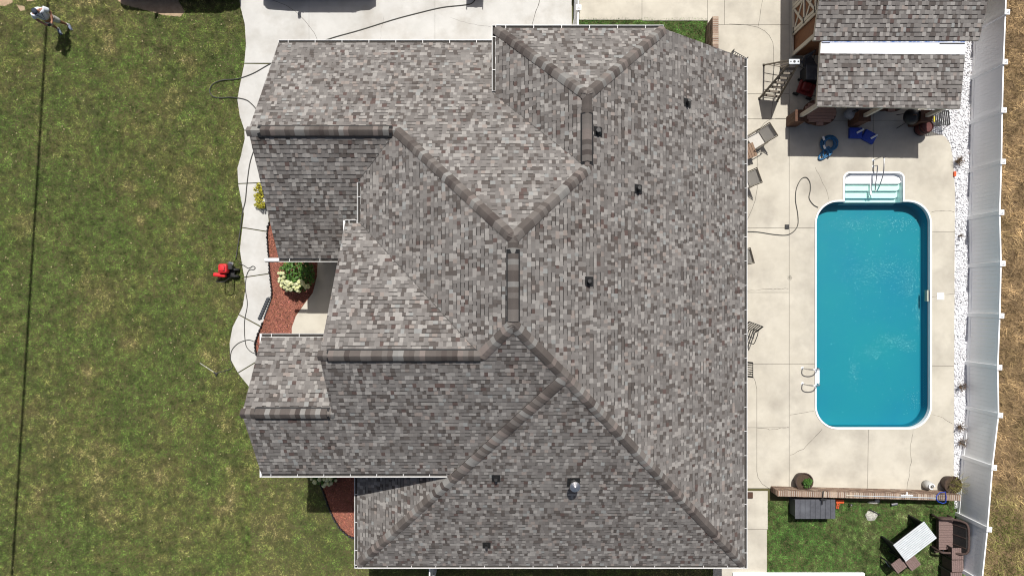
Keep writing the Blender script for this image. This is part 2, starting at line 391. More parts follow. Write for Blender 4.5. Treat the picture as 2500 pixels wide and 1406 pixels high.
# mulch beds, gravel
bed_front = [(658, 546), (690, 540), (776, 600), (776, 643), (774, 676), (764, 715), (745, 740), (723, 771), (713, 799), (713, 850), (690, 960), (660, 930), (631, 879), (623, 850), (625, 832), (634, 804), (646, 779), (663, 730), (664, 707), (659, 669), (657, 636), (653, 592), (653, 567)]
bed_side = [(760, 1120), (770, 1160), (785, 1185), (800, 1230), (815, 1265), (830, 1290), (850, 1308), (880, 1320), (960, 1320), (960, 1120)]
grav_poly = [(2262, 60), (2400, 60), (2385, 300), (2372, 560), (2368, 900), (2362, 1050), (2350, 1240), (2330, 1240), (2328, 1200), (2328, 1100), (2329, 893), (2331, 470), (2326, 390), (2319, 350), (2306, 333), (2276, 323), (2262, 300)]
def bed(poly, label, z=.02):
    root = thing('mulch_bed', label, 'mulch bed', W(*[sum(c) / len(poly) for c in zip(*poly)]))
    off = -root.location
    o = MB().prism([W2(*p) for p in poly], -.03, z).build('bark_base', M_mulch, root); o.location = off
    a = np.array([W2(*p) for p in poly]); lo, hi = a.min(0), a.max(0)
    n = int((hi - lo).prod() * 900); P = nrng.uniform(lo, hi, (n, 2)); P = P[inpoly(P[:, 0], P[:, 1], [tuple(q) for q in a])]
    n = len(P); ang = nrng.uniform(0, 6.28, n); ln = nrng.uniform(.012, .035, n); wd_ = nrng.uniform(.004, .010, n)
    d = np.stack([np.cos(ang), np.sin(ang)], 1); s = np.stack([-d[:, 1], d[:, 0]], 1)
    tl = nrng.uniform(-.012, .018, n)
    V = np.zeros((n, 4, 3)); zz = z + nrng.uniform(.004, .02, n)
    for k, (u, w) in enumerate(((-1, -1), (1, -1), (1, 1), (-1, 1))):
        V[:, k, :2] = P + d * (u * ln)[:, None] + s * (w * wd_)[:, None]; V[:, k, 2] = zz + u * tl + w * .003
    c = nrng.choice([.55, .9, 1.3, 2.0], n, p=[.3, .35, .25, .1])[:, None] * np.array([[1, 1, 1]]) * nrng.uniform(.85, 1.15, (n, 3))
    o = rawmesh('bark_chips', V.reshape(-1, 3), np.arange(n * 4).reshape(n, 4), M_mulch, root, c); o.location = off
    o['kind'] = 'stuff'
bed(bed_front, 'red bark mulch bed between the curved walkway and the porch')
bed(bed_side, 'red bark mulch bed half in roof shadow beside the lower lawn')

def gravel():
    base = MB().prism([W2(*p) for p in grav_poly], -.03, .012).build('gravel_base', M_stone); tag(base, kind='structure')
    a = np.array([W2(*p) for p in grav_poly]); lo, hi = a.min(0), a.max(0)
    n = int((hi - lo).prod() * 620); P = nrng.uniform(lo, hi, (n, 2)); P = P[inpoly(P[:, 0], P[:, 1], [tuple(q) for q in a])]; n = len(P)
    oc = np.array([(1, 0, 0), (0, 1, 0), (-1, 0, 0), (0, -1, 0), (0, 0, 1), (0, 0, -1)], float)
    of = np.array([(0, 1, 4), (1, 2, 4), (2, 3, 4), (3, 0, 4), (1, 0, 5), (2, 1, 5), (3, 2, 5), (0, 3, 5)])
    r = nrng.uniform(.018, .042, n); V = oc[None] * nrng.uniform(.6, 1.2, (n, 6, 1)) * r[:, None, None]
    a_ = nrng.uniform(0, 6.28, n); ca, sa = np.cos(a_)[:, None], np.sin(a_)[:, None]
    X = V[:, :, 0] * ca - V[:, :, 1] * sa; Y = V[:, :, 0] * sa + V[:, :, 1] * ca
    V = np.stack([X + P[:, None, 0], Y + P[:, None, 1], V[:, :, 2] * .7 + .02 + nrng.uniform(0, .02, n)[:, None]], 2)
    T = (of[None] + (np.arange(n) * 6)[:, None, None]).reshape(-1, 3)
    c = np.repeat(nrng.choice([1.0, .9, .7, .35], n, p=[.55, .25, .13, .07])[:, None] * np.ones((1, 3)), 8, axis=0)
    tag(rawmesh('gravel', V.reshape(-1, 3), T, M_stone, None, c), 'white decorative gravel strip along the white fence', 'gravel', kind='stuff')
gravel()

# ------------------------------------------------------------------ swimming pool
def pool():
    root = thing('swimming_pool', 'rectangular in-ground swimming pool with white rim and rounded corners', 'pool', W(2130, 768))
    off = -root.location
    def P(mb, name, m, par=None, **k):
        o = mb.build(name, m, par or root, **k)
        if par is None: o.location = off
        return o
    o_, i_ = [W2(*p) for p in pool_outline(0)], [W2(*p) for p in pool_outline(4)]
    n = len(o_); c = MB()
    V = [(x, y, -.05) for x, y in o_] + [(x, y, .055) for x, y in o_] + [(x, y, .055) for x, y in i_] + [(x, y, -.16) for x, y in i_]
    fs = []
    for k in range(3): fs += [(k * n + i, k * n + (i + 1) % n, (k + 1) * n + (i + 1) % n, (k + 1) * n + i) for i in range(n)]
    c.add(V, fs); P(c, 'coping', M_step)
    L, T, Bo, Rr = POOL['L'] + 5, POOL['T'] + 5, POOL['B'] - 5, POOL['R'] - 5
    r = POOL['r'] - 5
    body = arc(L + r, T + r, r, 180, 270, 10) + arc(Rr - r, T + r, r, 270, 360, 10) + arc(Rr - r, Bo - r, r, 0, 90, 10) + arc(L + r, Bo - r, r, 90, 180, 10)
    bw = [W2(*p) for p in body]; n = len(bw)
    floor_in = inset(bw, .04); 
    if sum(bw[i][0] * bw[(i + 1) % n][1] - bw[(i + 1) % n][0] * bw[i][1] for i in range(n)) < 0: bw = bw[::-1]
    V = [(x, y, -.10) for x, y in bw] + [(x, y, -.50) for x, y in bw] + [(x, y, -.54) for x, y in floor_in]
    fs = [(i, n + i, n + (i + 1) % n, (i + 1) % n) for i in range(n)] + [(n + i, 2 * n + i, 2 * n + (i + 1) % n, n + (i + 1) % n) for i in range(n)] + [tuple(2 * n + i for i in range(n))]
    # leave the wall open where the stairs enter
    keep = []
    x0, x1 = W2(2061, 0)[0], W2(2203, 0)[0]; yt = W2(0, T)[1]
    b = MB(); b.add(V, fs)
    P(b, 'basin', M_liner, smooth=False)
    # the top wall between the stairs and the basin is covered by the lowest tread
    s = MB()
    treads = [(430, 448, -.07), (448, 464, -.19), (464, 481, -.31), (481, 496, -.43)]
    for y0, y1, z in treads:
        a0, a1 = W2(2061.5, y0 if y0 > 430 else 424.5), W2(2202.5, y1)
        rr = .09
        if y0 > 430: a0 = (a0[0], a0[1] + .12)
        s.prism([(a0[0], a0[1]), (a0[0], a1[1]), (a1[0] - rr, a1[1]), (a1[0] - .03, a1[1] + .04), (a1[0], a1[1] + rr), (a1[0], a0[1])], -1.2, z)
    so_ = P(s, 'steps', M_step)
    w = MB()
    ro = [W2(*p) for p in ([(2062, 494), (2062, 440), (2066, 430), (2078, 425), (2186, 425), (2198, 430), (2202, 440), (2202, 494)])]
    for i in range(len(ro) - 1):
        (ax, ay), (bx, by) = ro[i], ro[i + 1]
        w.add([(ax, ay, .05), (bx, by, .05), (bx, by, -1.2), (ax, ay, -1.2)], [(0, 1, 2, 3), (3, 2, 1, 0)][:1])
    P(w, 'stair_wall', M_step)
    cb = MB(); m0 = W2(2128, 430); cb.box((m0[0], W2(0, 452)[1], -.14), (.05, .72, .2)); P(cb, 'stair_rib', M_step)
    # water
    m = bpy.data.materials.new('pool water'); m.use_nodes = True; t = m.node_tree; N, Lk = t.nodes, t.links; N.clear()
    o = N.new('ShaderNodeOutputMaterial'); tr = N.new('ShaderNodeBsdfTransparent'); tr.inputs[0].default_value = (.76, .97, .905, 1)
    gl = N.new('ShaderNodeBsdfGlossy'); gl.inputs['Roughness'].default_value = .06
    fr = N.new('ShaderNodeFresnel'); fr.inputs['IOR'].default_value = 1.33
    ge = N.new('ShaderNodeNewGeometry'); nb = N.new('ShaderNodeTexNoise'); nb.inputs['Scale'].default_value = 7; nb.inputs['Detail'].default_value = 6
    Lk.new(ge.outputs['Position'], nb.inputs['Vector'])
    bp = N.new('ShaderNodeBump'); bp.inputs['Strength'].default_value = .35; bp.inputs['Distance'].default_value = .03
    Lk.new(nb.outputs['Fac'], bp.inputs['Height']); Lk.new(bp.outputs[0], gl.inputs['Normal']); Lk.new(bp.outputs[0], fr.inputs['Normal'])
    mx = N.new('ShaderNodeMixShader'); Lk.new(fr.outputs[0], mx.inputs[0]); Lk.new(tr.outputs[0], mx.inputs[1]); Lk.new(gl.outputs[0], mx.inputs[2])
    Lk.new(mx.outputs[0], o.inputs['Surface'])
    wp = [W2(*p) for p in pool_outline(4.2)]
    wm = MB(); a = sum(wp[i][0] * wp[(i + 1) % len(wp)][1] - wp[(i + 1) % len(wp)][0] * wp[i][1] for i in range(len(wp)))
    if a < 0: wp = wp[::-1]
    wm.add([(x, y, -.11) for x, y in wp], [tuple(range(len(wp)))]); wo = P(wm, 'water', m)
    # pale flecks on the floor: sun glints of the water painted as colour
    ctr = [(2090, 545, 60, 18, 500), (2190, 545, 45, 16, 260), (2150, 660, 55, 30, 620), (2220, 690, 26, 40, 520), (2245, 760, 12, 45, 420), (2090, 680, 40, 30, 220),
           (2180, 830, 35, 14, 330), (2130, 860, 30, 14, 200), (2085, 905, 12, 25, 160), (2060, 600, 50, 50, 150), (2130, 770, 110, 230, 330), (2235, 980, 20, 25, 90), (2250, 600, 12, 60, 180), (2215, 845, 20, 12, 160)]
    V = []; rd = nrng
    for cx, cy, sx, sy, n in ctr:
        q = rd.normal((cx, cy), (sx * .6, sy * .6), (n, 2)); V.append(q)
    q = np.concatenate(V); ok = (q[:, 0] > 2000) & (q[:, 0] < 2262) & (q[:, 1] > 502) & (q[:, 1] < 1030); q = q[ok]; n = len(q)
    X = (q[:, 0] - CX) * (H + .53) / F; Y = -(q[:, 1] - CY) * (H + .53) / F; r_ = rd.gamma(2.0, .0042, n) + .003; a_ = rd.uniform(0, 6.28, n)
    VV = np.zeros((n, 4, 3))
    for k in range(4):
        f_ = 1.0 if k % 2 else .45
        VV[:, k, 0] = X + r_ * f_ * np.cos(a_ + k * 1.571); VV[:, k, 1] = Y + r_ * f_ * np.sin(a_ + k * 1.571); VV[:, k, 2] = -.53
    M_fleck = mat('painted glint', (.30, .50, .60), (.15, .40, .55), 30, .8)
    fo = rawmesh('glint_flecks', VV.reshape(-1, 3), np.arange(n * 4).reshape(n, 4), M_fleck, root); fo.location = off; fo['kind'] = 'stuff'
    # skimmer mouth and lid
    k = MB(); p = W(2263, 722); k.box((p.x + .03, p.y, -.08), (.05, .42, .18)); P(k, 'skimmer_mouth', mat('skimmer plastic', (.40, .42, .34), (.34, .36, .3), 8, .5))
    k = MB(); p = W(2295, 723); k.box((p.x, p.y, .036), (.26, .26, .012), bev=.004); P(k, 'skimmer_lid', M_step)
    # dotted waterline tile along the right wall
    tl = MB()
    for j in range(70):
        y = 545 + j * 6.6; p = W(2267.5, y); tl.box((p.x - .003, p.y, -.33), (.004, .04, .05)); tl.box((p.x - .003, p.y - .05, -.25), (.004, .03, .035))
    P(tl, 'tile_pattern', mat('tile print', (.06, .25, .36), (.05, .2, .3), 10, .5))
pool()

# ------------------------------------------------------------------ grass
def blades(P, ln, wid, up, tint, m, name, label, cat='grass', curve=False):
    n = len(P); a = nrng.uniform(0, 6.283, n); d = np.stack([np.cos(a), np.sin(a)], 1); s = np.stack([-d[:, 1], d[:, 0]], 1)
    L_ = ln[0] + (ln[1] - ln[0]) * nrng.random(n); w = wid * nrng.uniform(.6, 1.3, n); u = nrng.uniform(up[0], up[1], n)
    V = np.zeros((n, 3, 3)); z0 = .004
    V[:, 0, :2] = P - s * w[:, None] / 2; V[:, 1, :2] = P + s * w[:, None] / 2; V[:, :2, 2] = z0
    V[:, 2, :2] = P + d * (L_ * np.cos(u))[:, None]; V[:, 2, 2] = z0 + L_ * np.sin(u)
    o = rawmesh(name, V.reshape(-1, 3), np.arange(n * 3).reshape(n, 3), m, None, tint(n, P))
    return tag(o, label, cat, kind='stuff')
walk_all = WL + [(660, 965)] + WR[::-1][1:] + [(690, 300), (1400, 200), (1400, -120)]
def sample(x0, x1, y0, y1, dens, excl, incl=None):
    a = (x1 - x0) * (y1 - y0) / (F / H) ** 2; n = int(a * dens)
    q = np.stack([nrng.uniform(x0, x1, n), nrng.uniform(y0, y1, n)], 1); k = np.ones(n, bool)
    j = q + nrng.normal(0, 1.2, q.shape)
    for e in excl: k &= ~inpoly(j[:, 0], j[:, 1], e)
    if incl: k &= inpoly(j[:, 0], j[:, 1], incl)
    q = q[k]; return np.stack([(q[:, 0] - CX) * H / F, -(q[:, 1] - CY) * H / F], 1)
def vnoise(P, cell, seed):
    """smooth value noise over metres"""
    g = np.random.default_rng(seed).random((257, 257)); x = P[:, 0] / cell + 500; y = P[:, 1] / cell + 500
    xi, yi = np.floor(x).astype(int), np.floor(y).astype(int); fx, fy = x - xi, y - yi; fx = fx * fx * (3 - 2 * fx); fy = fy * fy * (3 - 2 * fy)
    q = lambda i, j: g[i % 256, j % 256]
    return (q(xi, yi) * (1 - fx) + q(xi + 1, yi) * fx) * (1 - fy) + (q(xi, yi + 1) * (1 - fx) + q(xi + 1, yi + 1) * fx) * fy
DRY = [(500, 360, 16), (470, 145, 34), (320, 460, 18), (375, 495, 12), (340, 540, 12), (270, 110, 20), (330, 190, 22), (240, 60, 16), (560, 640, 10), (505, 865, 16), (555, 1030, 22), (545, 1240, 30), (470, 1000, 22), (330, 830, 26), (120, 1100, 20), (75, 1360, 8), (240, 1360, 8), (215, 900, 26), (60, 560, 30), (440, 230, 24), (2040, 1270, 9), (2112, 1278, 14), (2270, 1340, 26), (2230, 1235, 30), (1900, 1228, 12), (640, 640, 1)]
LUSH = [(585, 120, 26), (575, 190, 16), (240, 530, 60), (300, 590, 40), (20, 600, 36), (20, 880, 40), (180, 1340, 60), (20, 740, 40), (420, 90, 20), (350, 950, 50), (330, 1390, 40)]
def lawn_tint(n, P):
    px = P[:, 0] * F / H + CX; py = -P[:, 1] * F / H + CY
    d = .30 * vnoise(P, 2.2, 1) + .25 * vnoise(P, .8, 2) + .25 * vnoise(P, .3, 3) + .20 * vnoise(P, .13, 4)
    for x, y, r in DRY: d += .26 * np.exp(-((px - x) ** 2 + (py - y) ** 2) / (r * r) / 1.5)
    for x, y, r in LUSH: d -= .20 * np.exp(-((px - x) ** 2 + (py - y) ** 2) / (r * r) / 1.5)
    d = np.clip((d - .38) / .50, 0, 1); d = np.clip(d + nrng.normal(0, .14, n), 0, 1)[:, None]
    lush, olive, straw = np.array([.100, .168, .034]), np.array([.168, .182, .052]), np.array([.36, .30, .135])
    c = np.where(d < .55, lush + (olive - lush) * d / .55, olive + (straw - olive) * (d - .55) / .45)
    b = (.40 + 1.2 * vnoise(P, .18, 7)) * (.45 + 1.1 * vnoise(P, .075, 8)) * nrng.gamma(7, 1 / 7, n)
    return c * b[:, None]
def back_tint(n, P):
    return lawn_tint(n, P) * np.array([.62, .90, .85])
bare = [[(-20, -20), (38, -20), (30, 8), (12, 16), (-20, 14)], [(40, 12), (60, 16), (62, 26), (50, 28)], [(285, 0), (300, 12), (340, 22), (400, 38), (440, 42), (452, 30), (440, 10), (420, -30), (270, -30)], [(60, -20), (88, -20), (84, 4), (66, 4)]]
for q in bare:
    o = MB().prism([W2(*p) for p in q], -.02, .004).build('bare_patch', M_bare); tag(o, kind='structure')
P1 = np.concatenate([sample(-30, 612, -30, 1440, 1500, [walk_all, bed_side] + bare), sample(600, 1760, 1130, 1440, 1100, [bed_side, walk_all]), sample(612, 800, 966, 1130, 1100, [bed_side])])
blades(P1, (.04, .10), .015, (.25, 1.15), lawn_tint, M_lawn, 'lawn_grass', 'mown green and straw coloured front lawn left of the walkway')
for q in bare:
    xs = [p[0] for p in q]; ys = [p[1] for p in q]
P2 = np.concatenate([sample(1873, 2356, 1222, 1440, 2000, []), sample(1415, 1726, 46, 130, 2000, []), sample(1760, 1880, 1385, 1430, 900, [rect(1740, 1873, 1190, 1440)])])
blades(P2, (.04, .10), .015, (.25, 1.1), back_tint, M_lawn, 'back_grass', 'darker green back lawn below the brick wall')
def dry_tint(n, P):
    cx = np.floor(P[:, 0] / .16).astype(int); cy = np.floor(P[:, 1] / .16).astype(int)
    h = ((cx * 73856093) ^ (cy * 19349663)) % 1000 / 1000.0
    b = nrng.gamma(5, 1 / 5, n) * (.35 + 1.3 * vnoise(P, .35, 12)) * (.6 + .8 * h); c = np.ones((n, 3)) * b[:, None]
    gr = np.clip((vnoise(P, 1.2, 14) - .62 + np.clip((-P[:, 1] - 5.5) * .16, 0, .7) + np.clip((P[:, 0] - 18.3) * .25, -.2, .3)) * 1.6, 0, 1)[:, None] * (P[:, 1:2] < -4)
    return c * (1 - gr * np.array([.62, .38, .7]))
n = 56000; yy = nrng.uniform(-12.5, 12.5, n); xx = 17.25 + nrng.random(n) * 5.0
P3 = np.stack([xx, yy], 1); P3 = P3[xx > 17.2 + np.where(yy < -6, -.5, 0)]
blades(P3, (.12, .42), .016, (.3, 1.1), dry_tint, M_drygrass, 'dry_grass', 'tall straw coloured dry grass beyond the white fence')
# stray pale clippings on the lawn
Pc = sample(-20, 590, -20, 1420, 2.2, [walk_all])
n = len(Pc); V = np.zeros((n, 4, 3)); a = nrng.uniform(0, 6.28, n); r_ = nrng.uniform(.015, .04, n)
for k in range(4):
    V[:, k, 0] = Pc[:, 0] + r_ * np.cos(a + 1.571 * k) * (1 if k % 2 else .6); V[:, k, 1] = Pc[:, 1] + r_ * np.sin(a + 1.571 * k) * (1 if k % 2 else .6); V[:, k, 2] = .05 + .015 * (k % 2)
tag(rawmesh('dry_leaf_litter', V.reshape(-1, 3), np.arange(n * 4).reshape(n, 4), mat('dry leaf', (.42, .37, .22), (.3, .24, .13), 20, .8)), 'pale dry leaves scattered on the front lawn', 'leaves', kind='stuff')

# ------------------------------------------------------------------ roofs
def clip_rect(poly, s0, s1, t0, t1):
    for ax, v, sg in ((0, s0, 1), (0, s1, -1), (1, t0, 1), (1, t1, -1)):
        if not poly: return poly
        res = []; a = poly[-1]; da = (a[ax] - v) * sg
        for b in poly:
            db = (b[ax] - v) * sg
            if (da >= 0) != (db >= 0):
                k = da / (da - db); res.append((a[0] + (b[0] - a[0]) * k, a[1] + (b[1] - a[1]) * k))
            if db >= 0: res.append(b)
            a, da = b, db
        poly = res
    return poly
def parea(p): return abs(sum(p[i][0] * p[(i + 1) % len(p)][1] - p[(i + 1) % len(p)][0] * p[i][1] for i in range(len(p)))) / 2
def shingle_tint(r):
    k = r.random(); b = r.uniform(.90, 1.10)
    if k < .22: c = (.178, .167, .160)
    elif k < .44: c = (.205, .194, .186)
    elif k < .60: c = (.236, .224, .214)
    elif k < .77: c = (.318, .305, .291)
    elif k < .91: c = (.116, .103, .096)
    elif k < .95: c = (.285, .250, .230)
    elif k < .975: c = (.118, .086, .079)
    else: c = (.285, .292, .288)
    return tuple(x * b for x in c)
class Roof:
    """lays shingle tabs, course by course, on sloping planes z = a + b*X + c*y (y down the picture)"""
    def __init__(s, seed): s.tabs = []; s.r = random.Random(seed)
    def plane(s, poly, a, b, c, e=.136):
        r = s.r; b_, c_ = b, -c                      # gradient in world x, y
        g = math.hypot(b_, c_); u = Vector((b_ / g, c_ / g)); T = Vector((u.x, u.y, g)).normalized()
        Sx = Vector((u.y, -u.x, 0)); Nn = Sx.cross(T)
        if Nn.z < 0: Sx = -Sx; Nn = Sx.cross(T)
        pts = [Vector((x, -y, a + b * x + c * y)) for x, y in poly]; O = pts[0]
        q = [((p - O).dot(Sx), (p - O).dot(T)) for p in pts]
        s0, s1 = min(p[0] for p in q), max(p[0] for p in q); t0, t1 = min(p[1] for p in q), max(p[1] for p in q)
        t = t0 - .01
        while t < t1:
            x = s0 - r.uniform(0, .3)
            while x < s1:
                col = shingle_tint(r); w = r.choice((.085, .10, .11, .12, .135) if not .12 < col[0] < .26 else (.085, .10, .12, .135, .15)) * r.uniform(.92, 1.08); high = r.random() < .5
                full = clip_rect(q, x, x + w, t, t + e)
                if len(full) > 2 and parea(full) > 3e-4:
                    whole = parea(full) > .995 * w * e
                    th = r.uniform(.015, .022) if high else r.uniform(.005, .008)
                    parts = [(full, col)]
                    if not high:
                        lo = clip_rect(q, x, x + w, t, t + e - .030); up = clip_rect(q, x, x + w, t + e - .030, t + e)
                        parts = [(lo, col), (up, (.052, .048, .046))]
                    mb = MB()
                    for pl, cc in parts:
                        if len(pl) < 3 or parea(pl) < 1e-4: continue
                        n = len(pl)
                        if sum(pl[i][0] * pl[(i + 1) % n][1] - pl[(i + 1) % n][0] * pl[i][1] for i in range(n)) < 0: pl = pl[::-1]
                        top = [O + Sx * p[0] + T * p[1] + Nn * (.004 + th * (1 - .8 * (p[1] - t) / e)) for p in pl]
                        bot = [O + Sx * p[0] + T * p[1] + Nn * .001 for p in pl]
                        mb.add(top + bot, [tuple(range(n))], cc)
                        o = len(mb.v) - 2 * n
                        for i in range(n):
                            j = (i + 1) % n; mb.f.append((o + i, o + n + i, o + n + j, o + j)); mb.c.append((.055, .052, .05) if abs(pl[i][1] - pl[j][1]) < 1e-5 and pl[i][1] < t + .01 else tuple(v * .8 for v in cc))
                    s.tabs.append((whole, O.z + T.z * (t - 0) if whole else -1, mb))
                x += w
            t += e
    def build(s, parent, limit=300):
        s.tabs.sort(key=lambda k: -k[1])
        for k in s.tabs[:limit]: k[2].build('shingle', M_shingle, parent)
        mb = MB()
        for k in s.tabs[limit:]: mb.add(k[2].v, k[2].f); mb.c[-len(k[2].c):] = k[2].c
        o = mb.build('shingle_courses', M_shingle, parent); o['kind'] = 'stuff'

house = thing('house', 'large house with complex grey shingle hip and gable roof', 'house', (0, 0, 0))
PL = dict(  # a, b, c
    R=(8.53, -.75, 0), T=(9.688, 0, .745), L=(8.488, .735, 0), AL=(5.472, .74, 0), At=(5.05 + .74 * 8.25, 0, .74),
    W1b=(2.429, 0, -.745), Gt=(5.1 + .733 * 2.40, 0, .733), Gb=(8.942, 0, -.734), Bp=(2.635 + .698 * 8.93, 0, -.698),
    Lf=(2.635 + .7225 * 5.265, .7225, 0), W2t=(5.1 - .73 * 1.01, 0, .73))
def zp(k, x, y): a, b, c = PL[k]; return a + b * x + c * y
def meet_x(k1, k2):   # x where two x-planes meet
    return (PL[k2][0] - PL[k1][0]) / (PL[k1][1] - PL[k2][1])
xB = meet_x('R', 'L'); zB = zp('R', xB, 0)
yT = (zB - PL['T'][0]) / PL['T'][2]; yG = (zB - PL['Gb'][0]) / PL['Gb'][2]
xA = meet_x('R', 'AL'); zA = zp('R', xA, 0); yA1 = (zA - PL['At'][0]) / PL['At'][2]; yA2 = (zA - PL['T'][0]) / PL['T'][2]
xP = 1.42; zP = zp('R', xP, 0); yP = (zP - PL['Gb'][0]) / PL['Gb'][2]
PL['Bp'] = (lambda m: (2.635 + m * 8.93, 0, -m))((zP - 2.635) / (8.93 - yP))
PL['Lf'] = (lambda m: (2.635 + m * 5.265, m, 0))((zP - 2.635) / (xP + 5.265))
yW = -4.8715; zW = zp('T', 0, yW); xW = (zW - PL['L'][0]) / PL['L'][1]
yGr = 1.42; zGr = zp('Gb', 0, yGr); PL['Gt'] = (lambda m: (5.1 + m * 2.40, 0, m))((zGr - 5.1) / (yGr + 2.40)); xG = (zGr - PL['L'][0]) / PL['L'][1]
yW2 = (PL['Gb'][0] - PL['W2t'][0]) / (PL['W2t'][2] - PL['Gb'][2]); zW2 = zp('Gb', 0, yW2)
xC = 4.64
def on_line_y(k1, k2, x):  # y where an x-plane and a y-plane meet at given x
    z = zp(k1, x, 0); return (z - PL[k2][0]) / PL[k2][2]
EX, EY, EL = 7.76, yP + (8.93 - yP) * (7.76 - xP) / (7.86 - xP), -5.16     # main eave lines
yLB = yP + (8.93 - yP) * (EL - xP) / (-5.265 - xP)
xC = (PL['R'][0] - zp('AL', -.48, 0)) / .75
POLY = dict(
    T=[(-7.55, -8.33), (-.10, -8.33), (-.10, on_line_y('AL', 'T', -.10)), (xA, yA2), (xB, yT), (xW, yW), (-7.55, yW)],
    AL=[(-.48, -8.16), (xA, yA1), (xA, yA2), (-.48, on_line_y('AL', 'T', -.48))],
    At=[(-.48, -8.16), (xC, -8.16), (xA, yA1)],
    R=[(xC, -8.16), (EX, -8.12), (EX, EY), (xP, yP), (xB, yG), (xB, yT), (xA, yA2), (xA, yA1)],
    L=[(xB, yT), (xB, yG), (xG, yGr), (-4.52, -2.31), (-4.52, on_line_y('L', 'W1b', -4.52)), (xW, yW)],
    W1b=[(-7.55, yW), (xW, yW), (-4.2, on_line_y('L', 'W1b', -4.2)), (-4.2, -1.39), (-7.55, -1.39)],
    Gt=[(-5.0, yGr), (xG, yGr), (-4.52, -2.31), (-5.0, -2.31)],
    Gb=[(-5.0, yGr), (xG, yGr), (xB, yG), (xP, yP), ((zp('Gb', 0, 5.15) - PL['Lf'][0]) / PL['Lf'][1], 5.15), (-7.5, 5.15), (-7.5, yW2), (-5.0, yW2)],
    W2t=[(-7.5, 1.09), (-4.6, 1.09), (-4.6, yW2), (-7.5, yW2)],
    Lf=[(xP, yP), (EL, yLB), (EL, 4.85), (-1.55, 4.85)],
    Bp=[(xP, yP), (EX, EY), (EL, yLB)])
roof = MB()
for k, p in POLY.items():
    w = [(x, -y) for x, y in p]
    roof.prism(w, lambda x, y: zp(k, x, -y) - .16, lambda x, y: zp(k, x, -y))
roof_o = roof.build('roof', mat('roof deck and fascia', (.62, .61, .59), (.55, .54, .52), 4, .6), house)
rf = Roof(3)
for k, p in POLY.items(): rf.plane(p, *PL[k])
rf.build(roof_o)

# ridge and hip caps -------------------------------------------------
caps = []; vents = []
def cap_tint(r):
    k = r.random(); b = r.uniform(.9, 1.1)
    c = (.125, .110, .102) if k < .42 else (.180, .164, .153) if k < .68 else (.262, .258, .248) if k < .80 else (.225, .193, .178) if k < .92 else (.092, .078, .073)
    return tuple(x * b for x in c)
cr = random.Random(5)
def lower_dir(P, Q, k, toward):
    a, b, c = PL[k]; n = Vector((-b, c, 1)).normalized(); r = (Q - P).normalized(); d = n.cross(r).normalized()
    q = P.lerp(Q, .5) + d * .3
    if toward is None:
        return d, n
    if zp(k, q.x, -q.y) > zp(toward, q.x, -q.y): d = -d      # each plane lies lowest on its own side of a hip or ridge
    return d, n
def V3(x, y, k): return Vector((x, -y, zp(k, x, y)))
def ridge(P, Q, k1, k2, vent=None, w=.172, e=.140, lift=.042, far=.28):
    """caps from P up to Q; vent = (t0, t1) span in metres raised on a black ridge vent"""
    if k1 == k2: d1, n1 = lower_dir(P, Q, k1, None); d2, n2 = -d1, n1
    else: d1, n1 = lower_dir(P, Q, k1, k2); d2, n2 = lower_dir(P, Q, k2, k1)
    N = (n1 + n2).normalized()
    Ln = (Q - P).length; r = (Q - P).normalized(); t = -.03
    def sect(p, h, ww):
        res = []
        for d, k in ((d1, 1), (d1, .72), (d1, .38), (d1, 0), (d2, .38), (d2, .72), (d2, 1)):
            res.append(p + d * ww * k + N * (h + lift * (1 - k * k) * .8 + .022))
        return res
    while t < Ln:
        raised = vent and vent[0] <= t <= vent[1]; h0 = .05 if raised else 0.0
        a = sect(P + r * t, h0 + .016, w); b = sect(P + r * min(t + e + .03, Ln + .05), h0 + .002, w * .985)
        mb = MB(); base_a = [p - N * .02 for p in a]; base_b = [p - N * .02 for p in b]; n = 7
        col = cap_tint(cr)
        mb.add(a + b + base_a + base_b, [(i, i + 1, n + i + 1, n + i) for i in range(n - 1)] + [(i + 1, i, 2 * n + i, 2 * n + i + 1) for i in range(n - 1)] + [(0, n, 3 * n, 2 * n), (n - 1, 3 * n - 1, 4 * n - 1, 2 * n - 1)], col)
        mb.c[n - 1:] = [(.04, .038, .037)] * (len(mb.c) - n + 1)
        caps.append(((H - (P + r * t).z), mb)); t += e
    if vent:
        for d in (d1, d2):
            mb = MB(); s0, s1 = P + r * (vent[0] - .02), P + r * (vent[1] + e)
            q = [s0 + N * .002, s0 + d * w * 1.24 + N * .004, s1 + d * w * 1.24 + N * .004, s1 + N * .002]
            mb.add(q + [p + N * .055 for p in q], [(3, 2, 1, 0), (4, 5, 6, 7), (0, 1, 5, 4), (1, 2, 6, 5), (2, 3, 7, 6), (3, 0, 4, 7)])
            vents.append(mb)
ridge(V3(-7.58, yW, 'T'), V3(xW, yW, 'T'), 'T', 'W1b', vent=(.30, 4.0))
ridge(V3(xW, yW, 'T'), V3(xB, yT, 'T'), 'T', 'L')
ridge(V3(xB, yT, 'R'), V3(xB, yG, 'R'), 'R', 'L', vent=(.30, 1.95))
ridge(V3(xA, yA2, 'R'), V3(xB, yT, 'R'), 'R', 'T')
ridge(V3(xA, yA1, 'R'), V3(xA, yA2, 'R'), 'R', 'AL', vent=(.5, 1.75))
ridge(V3(-.46, -8.14, 'At'), V3(xA, yA1, 'At'), 'At', 'AL')
ridge(V3(xC - .02, -8.14, 'R'), V3(xA, yA1, 'R'), 'R', 'At')
ridge(V3(-5.02, yGr, 'Gb'), V3(xG, yGr, 'Gb'), 'Gb', 'Gt', vent=(.22, 4.05))
ridge(V3(xG, yGr, 'Gb'), V3(xB, yG, 'Gb'), 'Gb', 'L')
